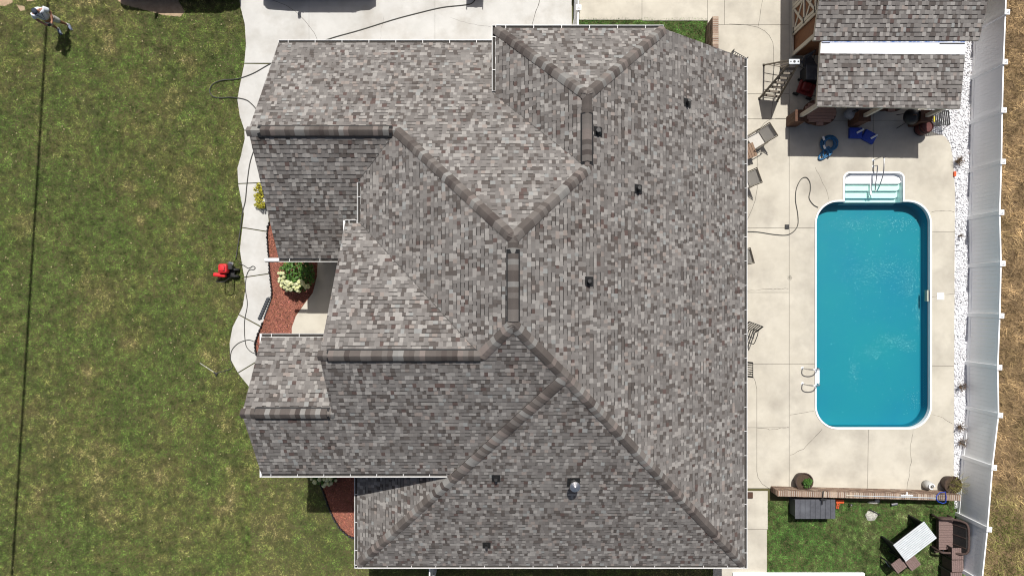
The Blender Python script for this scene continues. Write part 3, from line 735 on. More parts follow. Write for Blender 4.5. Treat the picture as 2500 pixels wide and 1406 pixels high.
ridge(V3(xP, yP, 'R'), V3(xB, yG, 'R'), 'R', 'Gb')
ridge(V3(EX - .04, EY - .04, 'R'), V3(xP, yP, 'R'), 'R', 'Bp')
tm_ = (5.2 - yLB) / (yP - yLB); hm_ = (EL + (xP - EL) * tm_, 5.2)
ridge(V3(EL + .04, yLB - .04, 'Bp'), V3(*hm_, 'Bp'), 'Bp', 'Lf')
ridge(V3(*hm_, 'Bp'), V3(xP, yP, 'Bp'), 'Bp', 'Bp')
ridge(V3(-7.52, yW2, 'Gb'), V3(-4.98, yW2, 'Gb'), 'Gb', 'W2t', vent=(.38, 2.3))
caps.sort(key=lambda k: k[0])
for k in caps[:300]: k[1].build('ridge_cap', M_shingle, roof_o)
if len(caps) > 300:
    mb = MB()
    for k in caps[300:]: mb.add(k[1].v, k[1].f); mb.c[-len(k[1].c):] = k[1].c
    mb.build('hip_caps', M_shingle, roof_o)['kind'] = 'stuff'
for mb in vents: mb.build('ridge_vent', M_black, roof_o)
# valley seams
for (x0, y0, x1, y1, k) in ((-.57, on_line_y('AL', 'T', -.57), xA, yA2, 'T'), (-4.61, -2.40, xG, yGr, 'L'), (-4.61, on_line_y('L', 'W1b', -4.61), xW, yW, 'L')):
    MB().tube([V3(x0, y0, k) + Vector((0, 0, .012)), V3(x1, y1, k) + Vector((0, 0, .012))], .014, 6, col=(.11, .105, .10)).build('valley_seam', M_shingle, roof_o)

# gutters -------------------------------------------------------------
def gutter(P, Q, outv, root=house, hang=.78, ends=(1, 1)):
    P, Q, o = Vector(P), Vector(Q), Vector(outv).normalized(); u = (Q - P).normalized()
    prof = [(0.005, .0), (0.005, -.12), (.10, -.12), (.122, .0), (.110, .0), (.088, -.108), (.017, -.108), (.017, 0)]
    n = len(prof); mb = MB()
    vs = [P + o * a + Vector((0, 0, b)) for a, b in prof] + [Q + o * a + Vector((0, 0, b)) for a, b in prof]
    fs = [(i, (i + 1) % n, n + (i + 1) % n, n + i) for i in range(n)]
    mb.add(vs, fs)
    for E, s in ((P, ends[0]), (Q, ends[1])):
        if s: mb.box(E + o * .064 - Vector((0, 0, .06)), (.006, .12, .12), rot=Matrix.Rotation(math.atan2(u.y, u.x), 4, 'Z'))
    g = mb.build('gutter', M_whitemetal, root)
    tb_ = MB(); q0 = [P + o * .018 - Vector((0, 0, .05)), P + o * .099 - Vector((0, 0, .05)), Q + o * .099 - Vector((0, 0, .05)), Q + o * .018 - Vector((0, 0, .05))]
    tb_.add(q0 + [v_ - Vector((0, 0, .05)) for v_ in q0], [(3, 2, 1, 0), (4, 5, 6, 7), (0, 1, 5, 4), (1, 2, 6, 5), (2, 3, 7, 6), (3, 0, 4, 7)]); tb_.build('trough_shade_dirt', M_guttertrough, g)  # near-black strip paints in the shade and dirt inside the trough
    L = (Q - P).length; k = max(1, int(L / hang)); hm = MB().box((0, 0, 0), (.016, .105, .008)); me = None
    for i in range(k):
        c = P + u * (L * (i + .35) / k) + o * .062 - Vector((0, 0, .004))
        if me is None:
            h = hm.build('hanger', M_whitemetal, g); me = h.data
        else:
            h = bpy.data.objects.new('hanger', me); COL.objects.link(h); h.parent = g
        h.location = c; h.rotation_euler = (0, 0, math.atan2(u.y, u.x))
    return g
def gx(y, x0, x1, z, s): gutter((x0, -y, z - .02), (x1, -y, z - .02), (0, -s, 0))     # along x, facing s (+1 = down the picture)
def gy(x, y0, y1, z, s): gutter((x, -y0, z - .02), (x, -y1, z - .02), (s, 0, 0))
zE = zp('R', EX, 0); zA_ = zp('AL', -.48, 0); zG_ = zp('Gb', 0, 5.15)
gx(-8.33, -7.55, -.58, zp('T', 0, -8.33), -1); gx(-8.16, -.48, xC, zA_, -1); gy(-.48, -8.27, -6.3, zA_, -1)
gy(EX, -8.12, EY + .12, zE, 1); gx(EY, EL - .12, EX - .01, zE, 1); gy(EL, 5.2, EY + .12, zE, -1)
gx(5.15, -7.5, -1.95, zG_, 1); gx(1.09, -7.5, -5.0, zp('W2t', 0, 1.09), -1); gx(-1.39, -7.55, -4.6, zp('W1b', 0, -1.39), 1)
gy(-4.52, -3.55, -2.33, zp('L', -4.52, 0), -1); gx(-2.31, -5.0, -4.66, zp('Gt', 0, -2.31), -1)
for (x, y0, y1, z) in ((-7.5, 4.75, 5.27, 5.17), (-7.5, .97, 1.55, 5.17), (-5.0, -2.42, -1.85, 5.17)):  # short gutter returns on the rakes
    MB().box((x - .03, -(y0 + y1) / 2, z - .08), (.05, y1 - y0, .12)).build('fascia_return', M_whitemetal, house)
MB().tube([(-7.55, 1.33, 3.40), (-7.9, 1.33, 3.38), (-8.02, 1.33, 3.35)], .07, 8).build('downspout', M_whitemetal, house)

# walls ---------------------------------------------------------------
def wbox(x0, x1, y0, y1, z1, z0=-.05): return MB().box(((x0 + x1) / 2, -(y0 + y1) / 2, (z0 + z1) / 2), (x1 - x0, y1 - y0, z1 - z0))
for a in ((-7.15, -.17, -8.04, -1.7, 3.2), (-.17, 4.2, -7.85, -4.0, 4.85), (-4.2, 4.2, -4.0, 4.8, 4.85), (4.2, 7.46, -7.85, 8.5, 2.7), (-4.85, 4.2, 4.8, 8.5, 2.7), (-7.1, -4.2, 1.42, 4.83, 4.9), (-4.65, -4.2, -2.0, 1.42, 4.9)):
    wbox(*a).build('wall', M_wall, house)
def gable(x, pts, t=.12):   # vertical wall across y at given x
    mb = MB(); n = len(pts); vs = [(x, -y, z) for y, z in pts] + [(x + t, -y, z) for y, z in pts]
    mb.add(vs, [tuple(range(n)), tuple(range(2 * n - 1, n - 1, -1))] + [(i, (i + 1) % n, n + (i + 1) % n, n + i) for i in range(n)]); mb.build('gable_wall', M_wall, house)
gable(-7.15, [(-8.04, 3.2), (yW, zW - .2), (-1.7, 3.2)]); gable(-7.1, [(1.42, 4.9), (yW2, zW2 - .2), (4.83, 4.9)]); gable(-4.65, [(-2.0, 4.9), (yGr, zGr - .2), (4.8, 4.9)])
mb = MB(); pts = [(4.2, 2.7), (7.46, 2.7), (4.2, zp('R', 4.2, 0) - .2)]
mb.add([(x, 7.85, z) for x, z in pts] + [(x, 7.73, z) for x, z in pts], [(0, 1, 2), (5, 4, 3), (0, 3, 4, 1), (1, 4, 5, 2), (2, 5, 3, 0)]); mb.build('gable_wall', M_wall, house)

# vent pipes on the roof ------------------------------------------------
def on_plane(px, py, k):
    a, b, c = PL[k]; u, v = (px - CX) / F, (py - CY) / F; q = b * u + c * v; z = (a + H * q) / (1 + q); return W(px, py, z)
for px, py, k, r, h in ((1677, 252, 'R', .045, .32), (1459, 322, 'R', .06, .22), (1557, 462, 'R', .05, .30), (1437, 687, 'R', .05, .28), (1211, 1166, 'Bp', .05, .26), (1188, 1329, 'Bp', .045, .28)):
    p = on_plane(px, py, k); a, b, c = PL[k]; n = Vector((-b, c, 1)).normalized()
    pm = MB().tube([p + Vector((0, 0, -.08)), p + Vector((0, 0, h))], r, 12); po = pm.build('vent_pipe', M_black, house)
    rot = n.to_track_quat('Z', 'Y').to_matrix().to_4x4()
    fl = MB().box(p + n * .022, (.26, .30, .012), rot=rot); fl.lathe([(r * 2.0, 0), (r * 1.25, .09), (r * 1.02, .10)], 12, M=Matrix.Translation(p + n * .02))
    fl.build('collar', M_black, po)
p = on_plane(1400, 1176, 'Bp'); n = Vector((-0, PL['Bp'][2], 1)).normalized()
fo = MB().tube([p + Vector((0, 0, -.1)), p + Vector((0, 0, .55))], .085, 14).build('flue_pipe', M_steel, house)
MB().lathe([(.15, .50), (.16, .54), (.15, .58), (.05, .64), (.01, .65)], 16, p).build('flue_cap', M_steel, fo)
fc = MB().box(p + n * .022, (.38, .38, .012), rot=n.to_track_quat('Z', 'Y').to_matrix().to_4x4()); fc.lathe([(.16, 0), (.10, .14), (.09, .15)], 14, p); fc.build('collar', M_black, fo)

# ------------------------------------------------------------------ shed and lean-to
shed = thing('shed', 'brown garden shed with cream cross-braced doors and shingle roof', 'shed', (13.0, 10.6, 0))
SO = -shed.location
def sp(mb, name, m, par=None, root=shed, **k):
    o = mb.build(name, m, par or root, **k)
    if par is None: o.location = -root.location
    return o
sa = (2.75 - .36 * -8.70 * 0, 0, 0)
def zs1(x, y): return 2.75 + .36 * (y + 8.70) * -1 if False else 2.75 + .36 * (-8.70 - y)   # y down the picture
ridge_y = -10.7; zr = zs1(0, ridge_y)
b = MB(); b.box((13.0, 10.65, 1.25), (5.0, 3.0, 2.5)); sp(b, 'wall', M_brown)
b = MB()
for xx in (10.50, 15.38):
    b.add([(xx, 9.15, 2.5), (xx + .12, 9.15, 2.5), (xx, 12.15, 2.5), (xx + .12, 12.15, 2.5), (xx, 10.7, zr - .12), (xx + .12, 10.7, zr - .12)], [(0, 2, 4), (1, 5, 3), (0, 4, 5, 1), (2, 3, 5, 4)])
sp(b, 'gable_wall', M_brown)
rm = MB(); rm.prism([(10.07, 8.70), (15.6, 8.70), (15.6, 10.7), (10.07, 10.7)], lambda x, y: zs1(x, -y) - .1, lambda x, y: zs1(x, -y))
rm.prism([(10.07, 10.7), (15.6, 10.7), (15.6, 12.7), (10.07, 12.7)], lambda x, y: zr - .36 * (y - 10.7) - .1, lambda x, y: zr - .36 * (y - 10.7))
srf = sp(rm, 'roof', M_cream)
rs = Roof(21); rs.plane([(10.07, -8.70), (15.6, -8.70), (15.6, -10.7), (10.07, -10.7)], 2.75 - .36 * 8.70, 0, -.36)
rs.plane([(10.07, -12.7), (15.6, -12.7), (15.6, -10.7), (10.07, -10.7)], zr + .36 * 10.7, 0, .36)
# only the slope in the picture gets single shingles
rs.tabs = [(w if mb.v[0][1] < 10.7 else False, z if mb.v[0][1] < 10.7 else -1, mb) for w, z, mb in rs.tabs]
rs.tabs.sort(key=lambda k: k[2].v[0][1]); rs.tabs = [(w, -i, m_) for i, (w, z, m_) in enumerate(rs.tabs)]
rs.build(srf)
# doors on the left wall with cream braces
xw = 10.47
def strip(mb, y0, z0, y1, z1, w=.09, t=.03, x=xw):
    d = Vector((0, y1 - y0, z1 - z0)); L = d.length; a = math.atan2(z1 - z0, y1 - y0)
    mb.box((x - t / 2, (y0 + y1) / 2, (z0 + z1) / 2), (t, L, w), rot=Matrix.Rotation(a, 4, 'X'))
for y0, y1 in ((9.95, 10.85), (10.87, 11.75)):
    d = MB().box((xw, (y0 + y1) / 2, 1.15), (.04, y1 - y0, 2.0)); do = sp(d, 'door', M_brown)
    tr = MB()
    for za, zb in ((.2, 1.1), (1.2, 2.1)):
        strip(tr, y0, za, y1, zb, x=xw - .022); strip(tr, y1, za, y0, zb, t=.034, x=xw - .022)
    for z in (.2, 1.15, 2.1): strip(tr, y0, z, y1, z, w=.11, t=.04, x=xw - .022)
    for y in (y0 + .05, y1 - .05): strip(tr, y, .15, y, 2.15, w=.1, t=.045, x=xw - .022)
    tr.build('door_trim', M_cream, do)
    hg = MB()
    for z in (.25, 1.15, 2.05): hg.box((xw - .075, y0 + .05 if y0 < 10 else y1 - .05, z), (.012, .22, .05))
    hg.build('hinge', M_black, do)
tm = MB(); strip(tm, 9.17, .02, 9.17, 2.5, .14, .05); strip(tm, 12.1, .02, 12.1, 2.5, .14, .05); strip(tm, 9.15, .07, 12.15, .07, .12, .045); strip(tm, 9.9, .1, 9.9, 2.45, .1, .045)
sp(tm, 'corner_trim', M_cream)

lean = thing('lean_to', 'shingled lean-to canopy on cream posts attached below the shed', 'canopy', (12.75, 7.6, 0))
def lp(mb, name, m, par=None, **k): return sp(mb, name, m, par, lean, **k)
def zl(y): return 2.38 + (2.69 - 2.38) * (-6.60 - y) / (8.66 - 6.60)       # y down the picture
LX0, LX1 = 10.33, 15.2
lr = MB().prism([(LX0, 6.60), (LX1, 6.52), (LX1, 8.66), (LX0, 8.66)], lambda x, y: zl(-y) - .10, lambda x, y: zl(-y)); lro = lp(lr, 'roof', M_cream)
rl = Roof(33); m_ = .31 / 2.06; rl.plane([(LX0, -6.60), (LX1, -6.52), (LX1, -8.27), (LX0, -8.30)], 2.38 - m_ * 6.60, 0, -m_)
rl.tabs.sort(key=lambda k: k[2].v[0][1]); rl.tabs = [(w, -i, q) for i, (w, z, q) in enumerate(rl.tabs)]
rl.build(lro)
fl = MB(); fl.add([(LX0 + .01, 8.30, zl(-8.30) + .02), (LX1 - .01, 8.26, zl(-8.26) + .02), (LX1 - .01, 8.66, zl(-8.66) + .022), (LX0 + .01, 8.66, zl(-8.66) + .022)], [(0, 1, 2, 3)])
lp(fl, 'flashing', mat('white butyl tape', (.86, .88, .92), (.80, .83, .88), 3, .35))
sealm = mat('blue film edge', (.05, .14, .42), (.65, .68, .75), 6, .4)
sd = MB(); sd.box(((LX0 + LX1) / 2, 8.655, zl(-8.65) + .03), (LX1 - LX0 - .1, .03, .006)); lp(sd, 'tape_edge', sealm)
for x0, x1, y in ((LX0 + .02, LX0 + .3, 8.63), (LX1 - .9, LX1 - .05, 8.60)):
    lp(MB().box(((x0 + x1) / 2, y, zl(-y) + .026), (x1 - x0, .04, .004)), 'tar_smear', M_black)
for x in (10.42, 12.72, 14.95):
    lp(MB().box((x, 6.68, 1.57), (.12, .12, 1.42)), 'post', M_cream)
    pd = MB().box((x, 6.68, .44), (.36, .36, .88)); po = lp(pd, 'pedestal', M_wood)
    for s in range(3):
        for sgn in (-1, 1):
            MB().box((x - .12 + .12 * s, 6.68 + sgn * .187, .45), (.108, .018, .86)).build('plank', M_wood, po)
            MB().box((x + sgn * .187, 6.68 - .12 + .12 * s, .45), (.018, .108, .86)).build('plank', M_wood, po)
    MB().box((x, 6.68, .895), (.42, .42, .03)).build('pedestal_cap', M_wood, po)
lp(MB().box((12.77, 6.68, 2.21), (4.7, .09, .16)), 'beam', M_cream)
for x in (10.40, 12.0, 13.6, 15.1): lp(MB().box((x, 7.6, 2.37), (.05, 2.0, .1), rot=Matrix.Rotation(math.atan(m_), 4, 'X')), 'rafter', M_cream)

# ------------------------------------------------------------------ white vinyl fences
def fence(name, label, tops, hgt=1.70, board=.15, inward=1):
    P = [W(x, y, hgt + .14) for x, y in tops]; root = thing(name, label, 'fence', (P[0].x, P[0].y, 0)); off = -root.location
    post = MB().box((0, 0, (hgt + .06) / 2), (.14, .14, hgt + .06), bev=.008)
    cap = MB().box((0, 0, hgt + .075), (.18, .18, .03)); cap.add([(-.07, -.07, hgt + .09), (.07, -.07, hgt + .09), (.07, .07, hgt + .09), (-.07, .07, hgt + .09), (0, 0, hgt + .16)], [(0, 1, 4), (1, 2, 4), (2, 3, 4), (3, 0, 4)])
    pme = cme = None; bme = None
    for i, p in enumerate(P):
        q = P[min(i + 1, len(P) - 1)] - P[max(i - 1, 0)]; a = math.atan2(q.y, q.x)
        loc = Vector((p.x, p.y, 0)) + off
        if pme is None: po = post.build('post', M_white, root); pme = po.data
        else: po = bpy.data.objects.new('post', pme); COL.objects.link(po); po.parent = root
        po.location = loc; po.rotation_euler = (0, 0, a)
        if cme is None: co = cap.build('post_cap', M_white, po); cme = co.data
        else: co = bpy.data.objects.new('post_cap', cme); COL.objects.link(co); co.parent = po
    for i in range(len(P) - 1):
        A, Bq = Vector((P[i].x, P[i].y, 0)), Vector((P[i + 1].x, P[i + 1].y, 0)); d = Bq - A; L = d.length - .127; a = math.atan2(d.y, d.x); m = (A + Bq) / 2
        pn = MB().box((0, 0, hgt - .07), (L, .045, .14), bev=.004); pn.box((0, 0, .12), (L, .045, .14), bev=.004)
        for s in (-1, 1): pn.box((s * (L / 2 - .012), 0, hgt / 2), (.022, .034, hgt - .3))
        po = pn.build('panel', M_white, root); po.location = m + off; po.rotation_euler = (0, 0, a)
        n = max(1, round((L - .05) / board)); bw = (L - .05) / n; bl = None
        for j in range(n):
            if bl is None:
                bo = MB().box((0, 0, hgt / 2 + .02), (bw - .0035, .022, hgt - .24)).build('board', M_white, po); bl = bo.data
            else:
                bo = bpy.data.objects.new('board', bl); COL.objects.link(bo); bo.parent = po
            bo.location = (-L / 2 + .025 + bw * (j + .5), 0, 0)
    return root
fence('vinyl_fence', 'long white vinyl privacy fence on the right side of the pool patio',
      [(2466, -94), (2462, 28), (2457, 150), (2454, 268), (2452, 394), (2448, 518), (2451, 643), (2448, 771), (2443, 897), (2445, 1014), (2430, 1142), (2418, 1293), (2404, 1425)])
fence('vinyl_fence', 'short white vinyl fence beside the driveway above the roof', [(1415, -110), (1413, 17), (1411, 110)])
wp_ = thing('white_platform', 'bright white low platform at the bottom edge below the back lawn', 'platform', W(1947, 1425))
for k in range(4):
    a, b_ = W2(1787 + 80 * k, 1395); c, d = W2(1787 + 80 * k + 79.4, 1460); MB().prism([(a - wp_.location.x, b_ - wp_.location.y), (c - wp_.location.x, b_ - wp_.location.y), (c - wp_.location.x, d - wp_.location.y), (a - wp_.location.x, d - wp_.location.y)], 0, .14).build('deck_panel', M_white, wp_)
for lb, x in (('brown box at the left end of the white platform', 1804), ('brown box in the middle of the white platform', 1946)):
    v = W(x, 1412, .14); cb_ = thing('brown_box', lb, 'box', v); MB().box((0, 0, .1), (.34, .24, .2), bev=.01).build('carton', M_wood, cb_); MB().box((0, 0, .203), (.34, .03, .006)).build('seam', M_cream, cb_)
fence('vinyl_fence', 'white vinyl fence leading from the lower eave out of the picture', [(1049, 1325), (1047, 1440)])

# ------------------------------------------------------------------ brick walls
def brick_tint():
    k = rnd.random(); b = rnd.uniform(.8, 1.2)
    c = (.27, .185, .135) if k < .5 else (.38, .29, .22) if k < .75 else (.18, .12, .09)
    return tuple(x * b for x in c)
def brick_wall(label, A, Bp_, hgt, th=.20, faces=(1,), limit=300):
    A, Bp_ = Vector((A.x, A.y, 0)), Vector((Bp_.x, Bp_.y, 0)); d = Bp_ - A; L = d.length
    root = thing('brick_wall', label, 'brick wall', (A + Bp_) / 2, math.atan2(d.y, d.x))
    MB().box((0, 0, (hgt - .1) / 2), (L - .02, th - .03, hgt - .1)).build('mortar_core', M_mortar, root)
    top = MB().box((0, 0, hgt - .065), (L - .02, th - .006, .118)); top.build('mortar_bed', M_mortar, root)
    n = int(L / .077); cnt = 0
    for i in range(n):
        MB().box((-L / 2 + L * (i + .5) / n, rnd.uniform(-.003, .003), hgt - .05 + rnd.uniform(-.002, .003)), (L / n - .018, th + .012, .1), col=brick_tint()).build('brick', M_brick, root); cnt += 1
    rest = MB(); rows = int((hgt - .11) / .075)
    for s in (1, -1):
        for r_ in range(rows):
            z = (hgt - .11) - .075 * (r_ + .5); x = -L / 2 - (.1 if r_ % 2 else 0)
            while x < L / 2:
                x0, x1 = max(x, -L / 2), min(x + .2, L / 2)
                if x1 - x0 > .03:
                    mb = MB().box(((x0 + x1) / 2, s * (th / 2 - .012), z), (x1 - x0 - .011, .03, .064), col=brick_tint())
                    if s in faces and cnt < limit: mb.build('brick', M_brick, root); cnt += 1
                    else: rest.add(mb.v, mb.f, mb.c[0])
                x += .211
        for ex in (-1, 1):
            for r_ in range(rows):
                if s == 1: rest.box((ex * (L / 2 - .008), 0, (hgt - .11) - .075 * (r_ + .5)), (.03, th - .03, .064), col=brick_tint())
    rest.build('brickwork', M_brick, root)['kind'] = 'stuff'
    return root
brick_wall('long low brick wall between the pool patio and the back lawn', W(1898, 1204, .70), W(2346, 1215, .70), .70)
brick_wall('short brick wall end beside the strip of grass above the roof', W(1747, 40, .95), W(1747, 150, .95), .95)

# ------------------------------------------------------------------ person
def skinned(name, joints, edges, m, parent, root=0, sub=2):
    me = bpy.data.meshes.new(name); me.from_pydata([j[0] for j in joints], edges, []); me.materials.append(m)
    o = bpy.data.objects.new(name, me); COL.objects.link(o); o.parent = parent
    md = o.modifiers.new('skin', 'SKIN'); md.use_smooth_shade = True
    for i, j in enumerate(joints):
        r = j[1] if isinstance(j[1], tuple) else (j[1], j[1])
        me.skin_vertices[0].data[i].radius = r; me.skin_vertices[0].data[i].use_root = (i == root)
    sb = o.modifiers.new('subsurf', 'SUBSURF'); sb.levels = sub; sb.render_levels = sub
    return o
def person():
    p = W(157, 69); root = thing('person', 'person in white shirt and light shorts standing on the lawn looking down', 'person', p, R(30))
    J = [((0, 0, .95), .13), ((0, .01, 1.15), .135), ((0, .03, 1.36), .15), ((0, .0, 1.47), .065), ((0, -.05, 1.56), .085), ((0, -.09, 1.65), .085)]
    E = [(0, 1), (1, 2), (2, 3), (3, 4), (4, 5)]
    for s in (-1, 1):
        o = len(J)
        J += [((s * .18, .03, 1.41), .07), ((s * .29, -.02, 1.18), .048), ((s * .15, -.24, 1.07), .035), ((s * .09, -.31, 1.06), (.03, .04))]
        E += [(2, o), (o, o + 1), (o + 1, o + 2), (o + 2, o + 3)]
        for k, (dx, dz) in enumerate(((-.025, .02), (-.012, .03), (.004, .03), (.018, .022))):   # fingers, then thumb
            q = len(J); J += [((s * (.075 + dx), -.345, 1.06 + dz * .4), .011), ((s * (.05 + dx), -.37, 1.045 + dz * .3), .009)]; E += [(o + 3, q), (q, q + 1)]
        q = len(J); J += [((s * .065, -.29, 1.095), .012), ((s * .045, -.315, 1.11), .010)]; E += [(o + 3, q), (q, q + 1)]
        l = len(J); y0 = .03 if s < 0 else -.02
        J += [((s * .10, 0, .88), .10), ((s * .16, -.03 + y0, .50), .062), ((s * .19, .01 + y0, .12), .042), ((s * .20, -.03 + y0, .05), .04), ((s * .21, -.13 + y0, .04), .035)]
        E += [(0, l), (l, l + 1), (l + 1, l + 2), (l + 2, l + 3), (l + 3, l + 4)]
    skinned('body', J, E, M_skin, root, 0, 2)
    J = [((0, 0, .92), (.175, .16)), ((0, .03, 1.15), (.20, .19)), ((0, .08, 1.36), (.23, .22)), ((0, .05, 1.46), .13)]; E = [(0, 1), (1, 2), (2, 3)]
    for s in (-1, 1):
        o = len(J); J += [((s * .20, .04, 1.40), .105), ((s * .285, 0, 1.22), .085)]; E += [(2, o), (o, o + 1)]
    skinned('shirt', J, E, M_shirt, root, 0, 2)
    J = [((0, 0, .96), (.16, .145))]; E = []
    for s in (-1, 1):
        o = len(J); y0 = .03 if s < 0 else -.02; J += [((s * .105, 0, .80), .118), ((s * .155, -.02 + y0, .50), .105)]; E += [(0, o), (o, o + 1)]
    skinned('shorts', J, E, M_shorts, root, 0, 2)
    for s in (-1, 1):
        y0 = .03 if s < 0 else -.02
        sh = MB().ball((s * .205, -.07 + y0, .045), (.055, .15, .055), 10, 8); sh.box((s * .205, -.07 + y0, .014), (.095, .28, .024), bev=.01); sh.build('shoe', M_shoe, root, smooth=True)
        MB().tube([(s * .192, .01 + y0, .07), (s * .19, .01 + y0, .16)], .047, 10).build('sock', M_white, root)
    MB().ball((0, -.085, 1.69), (.098, .115, .075), 12, 8).build('cap', M_navy, root, smooth=True)
    cb = MB().ball((0, -.19, 1.665), (.075, .07, .012), 12, 6); cb.build('cap_brim', M_navy, root, smooth=True)
    fc = MB().ball((0, -.165, 1.605), (.014, .02, .02), 8, 6)
    for s in (-1, 1): fc.ball((s * .085, -.07, 1.61), (.014, .022, .03), 8, 6)
    fc.build('nose_and_ears', M_skin, root, smooth=True)
    ey = MB()
    for s in (-1, 1): ey.ball((s * .032, -.158, 1.635), .011, 8, 6)
    ey.build('eyes', M_black, root); MB().box((0, -.155, 1.575), (.045, .012, .008)).build('mouth', mat('lips', (.3, .1, .08), None, 10, .6), root)
    MB().tube([(-.11, .05, 1.49), (-.08, -.1, 1.43), (0, -.2, 1.2), (.08, -.1, 1.43), (.11, .05, 1.49)], .010, 6).build('neck_strap', M_navy, root)
    mt = Matrix.Translation(p) @ Matrix.Rotation(R(30), 4, 'Z')
    c = thing('remote_controller', 'dark handheld drone controller in the hands of the person', 'controller', mt @ Vector((0, -.35, 1.075)), R(30))
    MB().box((0, 0, 0), (.15, .09, .035), bev=.01).build('case', M_black, c); MB().box((0, -.03, .05), (.11, .012, .075), rot=Matrix.Rotation(R(-30), 4, 'X')).build('screen', M_glass, c)
    for s in (-1, 1): MB().tube([(s * .045, 0, .015), (s * .045, 0, .04)], .007, 8).build('stick', M_steel, c)
person()

# ------------------------------------------------------------------ overhead cable (its shadow crosses the lawn)
cab = thing('power_cable', 'overhead cable casting the thin dark line along the left lawn', 'cable', (-17.7, 3, 8.0))
zc = 8.0; a0 = Vector((-17.31, 11.24, 0)) + Vector((.02 * zc, .51 * zc, zc)); a1 = Vector((-18.66, -10.26, 0)) + Vector((.02 * zc, .51 * zc, zc)); d = (a1 - a0)
e0, e1 = a0 - d * 1.0, a1 + d * 1.0
MB().tube([e0.lerp(e1, t / 40) + Vector((.10 * math.sin(math.pi * t / 40 * 1) - .09, 0, .5 * (2 * t / 40 - 1) ** 2)) for t in range(41)], .05, 8).build('conductor', M_black, cab).location = -cab.location
for e, nm in ((e0, 'upper'), (e1, 'lower')):
    u = thing('utility_pole', 'wooden utility pole carrying the cable beyond the %s picture edge' % nm, 'pole', (e.x - .1, e.y, 0))
    MB().tube([(0, 0, -.5), (0, 0, 9.4)], [.16, .11], 12).build('shaft', M_wood, u); MB().box((0, 0, 8.75), (1.6, .1, .12)).build('crossarm', M_wood, u)
    MB().lathe([(.05, 0), (.06, .05), (.03, .1)], 10, (.0, 0, 9.4)).build('insulator', M_white, u)

# ------------------------------------------------------------------ pressure washer, hoses, wand
def path(pts, z=.045, k=5): return smooth_path([tuple(W(x, y)[:2]) + (z,) for x, y in pts], k)
def hose(name, label, pts, r, m, z=.045, cat='hose'): return tag(MB().tube(path(pts, z), r, 8).build(name, m, smooth=True), label, cat)
hose('supply_hose', 'dark hose crossing the driveway and looping onto the lawn', [(1168, -14), (1155, 8), (1135, 14), (1080, 20), (1020, 34), (960, 50), (880, 75), (800, 98), (730, 127), (665, 155), (620, 180), (580, 194), (545, 197), (522, 206), (513, 222), (520, 236), (535, 240), (565, 239), (595, 243), (612, 252), (630, 275), (640, 320), (622, 365), (611, 400), (604, 450), (600, 490), (593, 520), (588, 560), (582, 600), (577, 632)], .019, M_hose)
hose('pressure_hose', 'thin hose from the red pressure washer curling along the walkway', [(585, 643), (598, 649), (608, 655), (618, 650), (624, 653), (621, 658), (610, 659), (603, 674), (600, 704), (605, 743), (598, 786), (600, 835), (608, 853), (623, 862), (634, 855), (630, 840), (616, 831), (603, 830), (582, 838), (567, 855), (564, 876), (568, 897), (549, 905), (530, 910)], .013, M_hose, .05)
pw = W(562, 663); wsh = thing('pressure_washer', 'red pressure washer with black wheels on the lawn edge', 'pressure washer', pw); wsh.scale = (1.1, 1.1, 1.1)
MB().box((0, 0, .17), (.44, .36, .05), bev=.015).build('base', M_black, wsh)
e = MB().box((-.05, .08, .40), (.30, .32, .30), bev=.07); eo = e.build('engine_cover', M_red, wsh)
for k in range(4): MB().box((-.05, .0 + .05 * k, .553), (.2, .018, .01)).build('cooling_slot', M_black, eo)
MB().lathe([(.09, 0), (.09, .03), (.03, .035)], 14, (-.05, .08, .55)).build('starter_cap', M_red, eo)
MB().box((.14, .15, .33), (.16, .2, .18), bev=.02).build('pump', M_black, wsh); MB().tube([(.12, .27, .38), (.24, .25, .40)], .05, 10).build('muffler', M_steel, wsh)
MB().box((-.22, -.13, .30), (.42, .14, .2), rz=-.1, bev=.05).build('hose_guard', M_red, wsh)
for s in (-1, 1):
    MB().tube([(.16 + s * .10 * 0 + .06, -.06 + s * .22 * .5 - .02, .13), (.16 + .06, -.06 + s * .22 * .5 + .05, .13)], .13, 16).build('wheel', M_rubber, wsh)
MB().tube([(-.16, -.16, .12), (-.16, -.24, .5), (-.14, -.36, .80), (0, -.38, .83), (.14, -.36, .80), (.16, -.24, .5), (.16, -.16, .12)], .016, 8).build('handle', M_black, wsh)
for s in (-1, 1): MB().tube([(s * .16, -.18, 0), (s * .16, -.18, .15)], .02, 8).build('foot', M_rubber, wsh)
wn = thing('spray_wand', 'metal spray wand with black trigger gun lying on the grass', 'spray wand', W(526, 911, .0))
def loc(root, px, py, z): return W(px, py, z) - root.location
MB().tube([loc(wn, 522, 908, .07), loc(wn, 488, 886, .06)], .007, 8).build('lance', M_steel, wn)
g_ = MB().box(loc(wn, 526, 911, .06), (.16, .06, .05), rz=-.55, bev=.015); g_.box(loc(wn, 529, 914, .05), (.05, .14, .04), rz=-.4, bev=.01); g_.build('gun', M_black, wn)

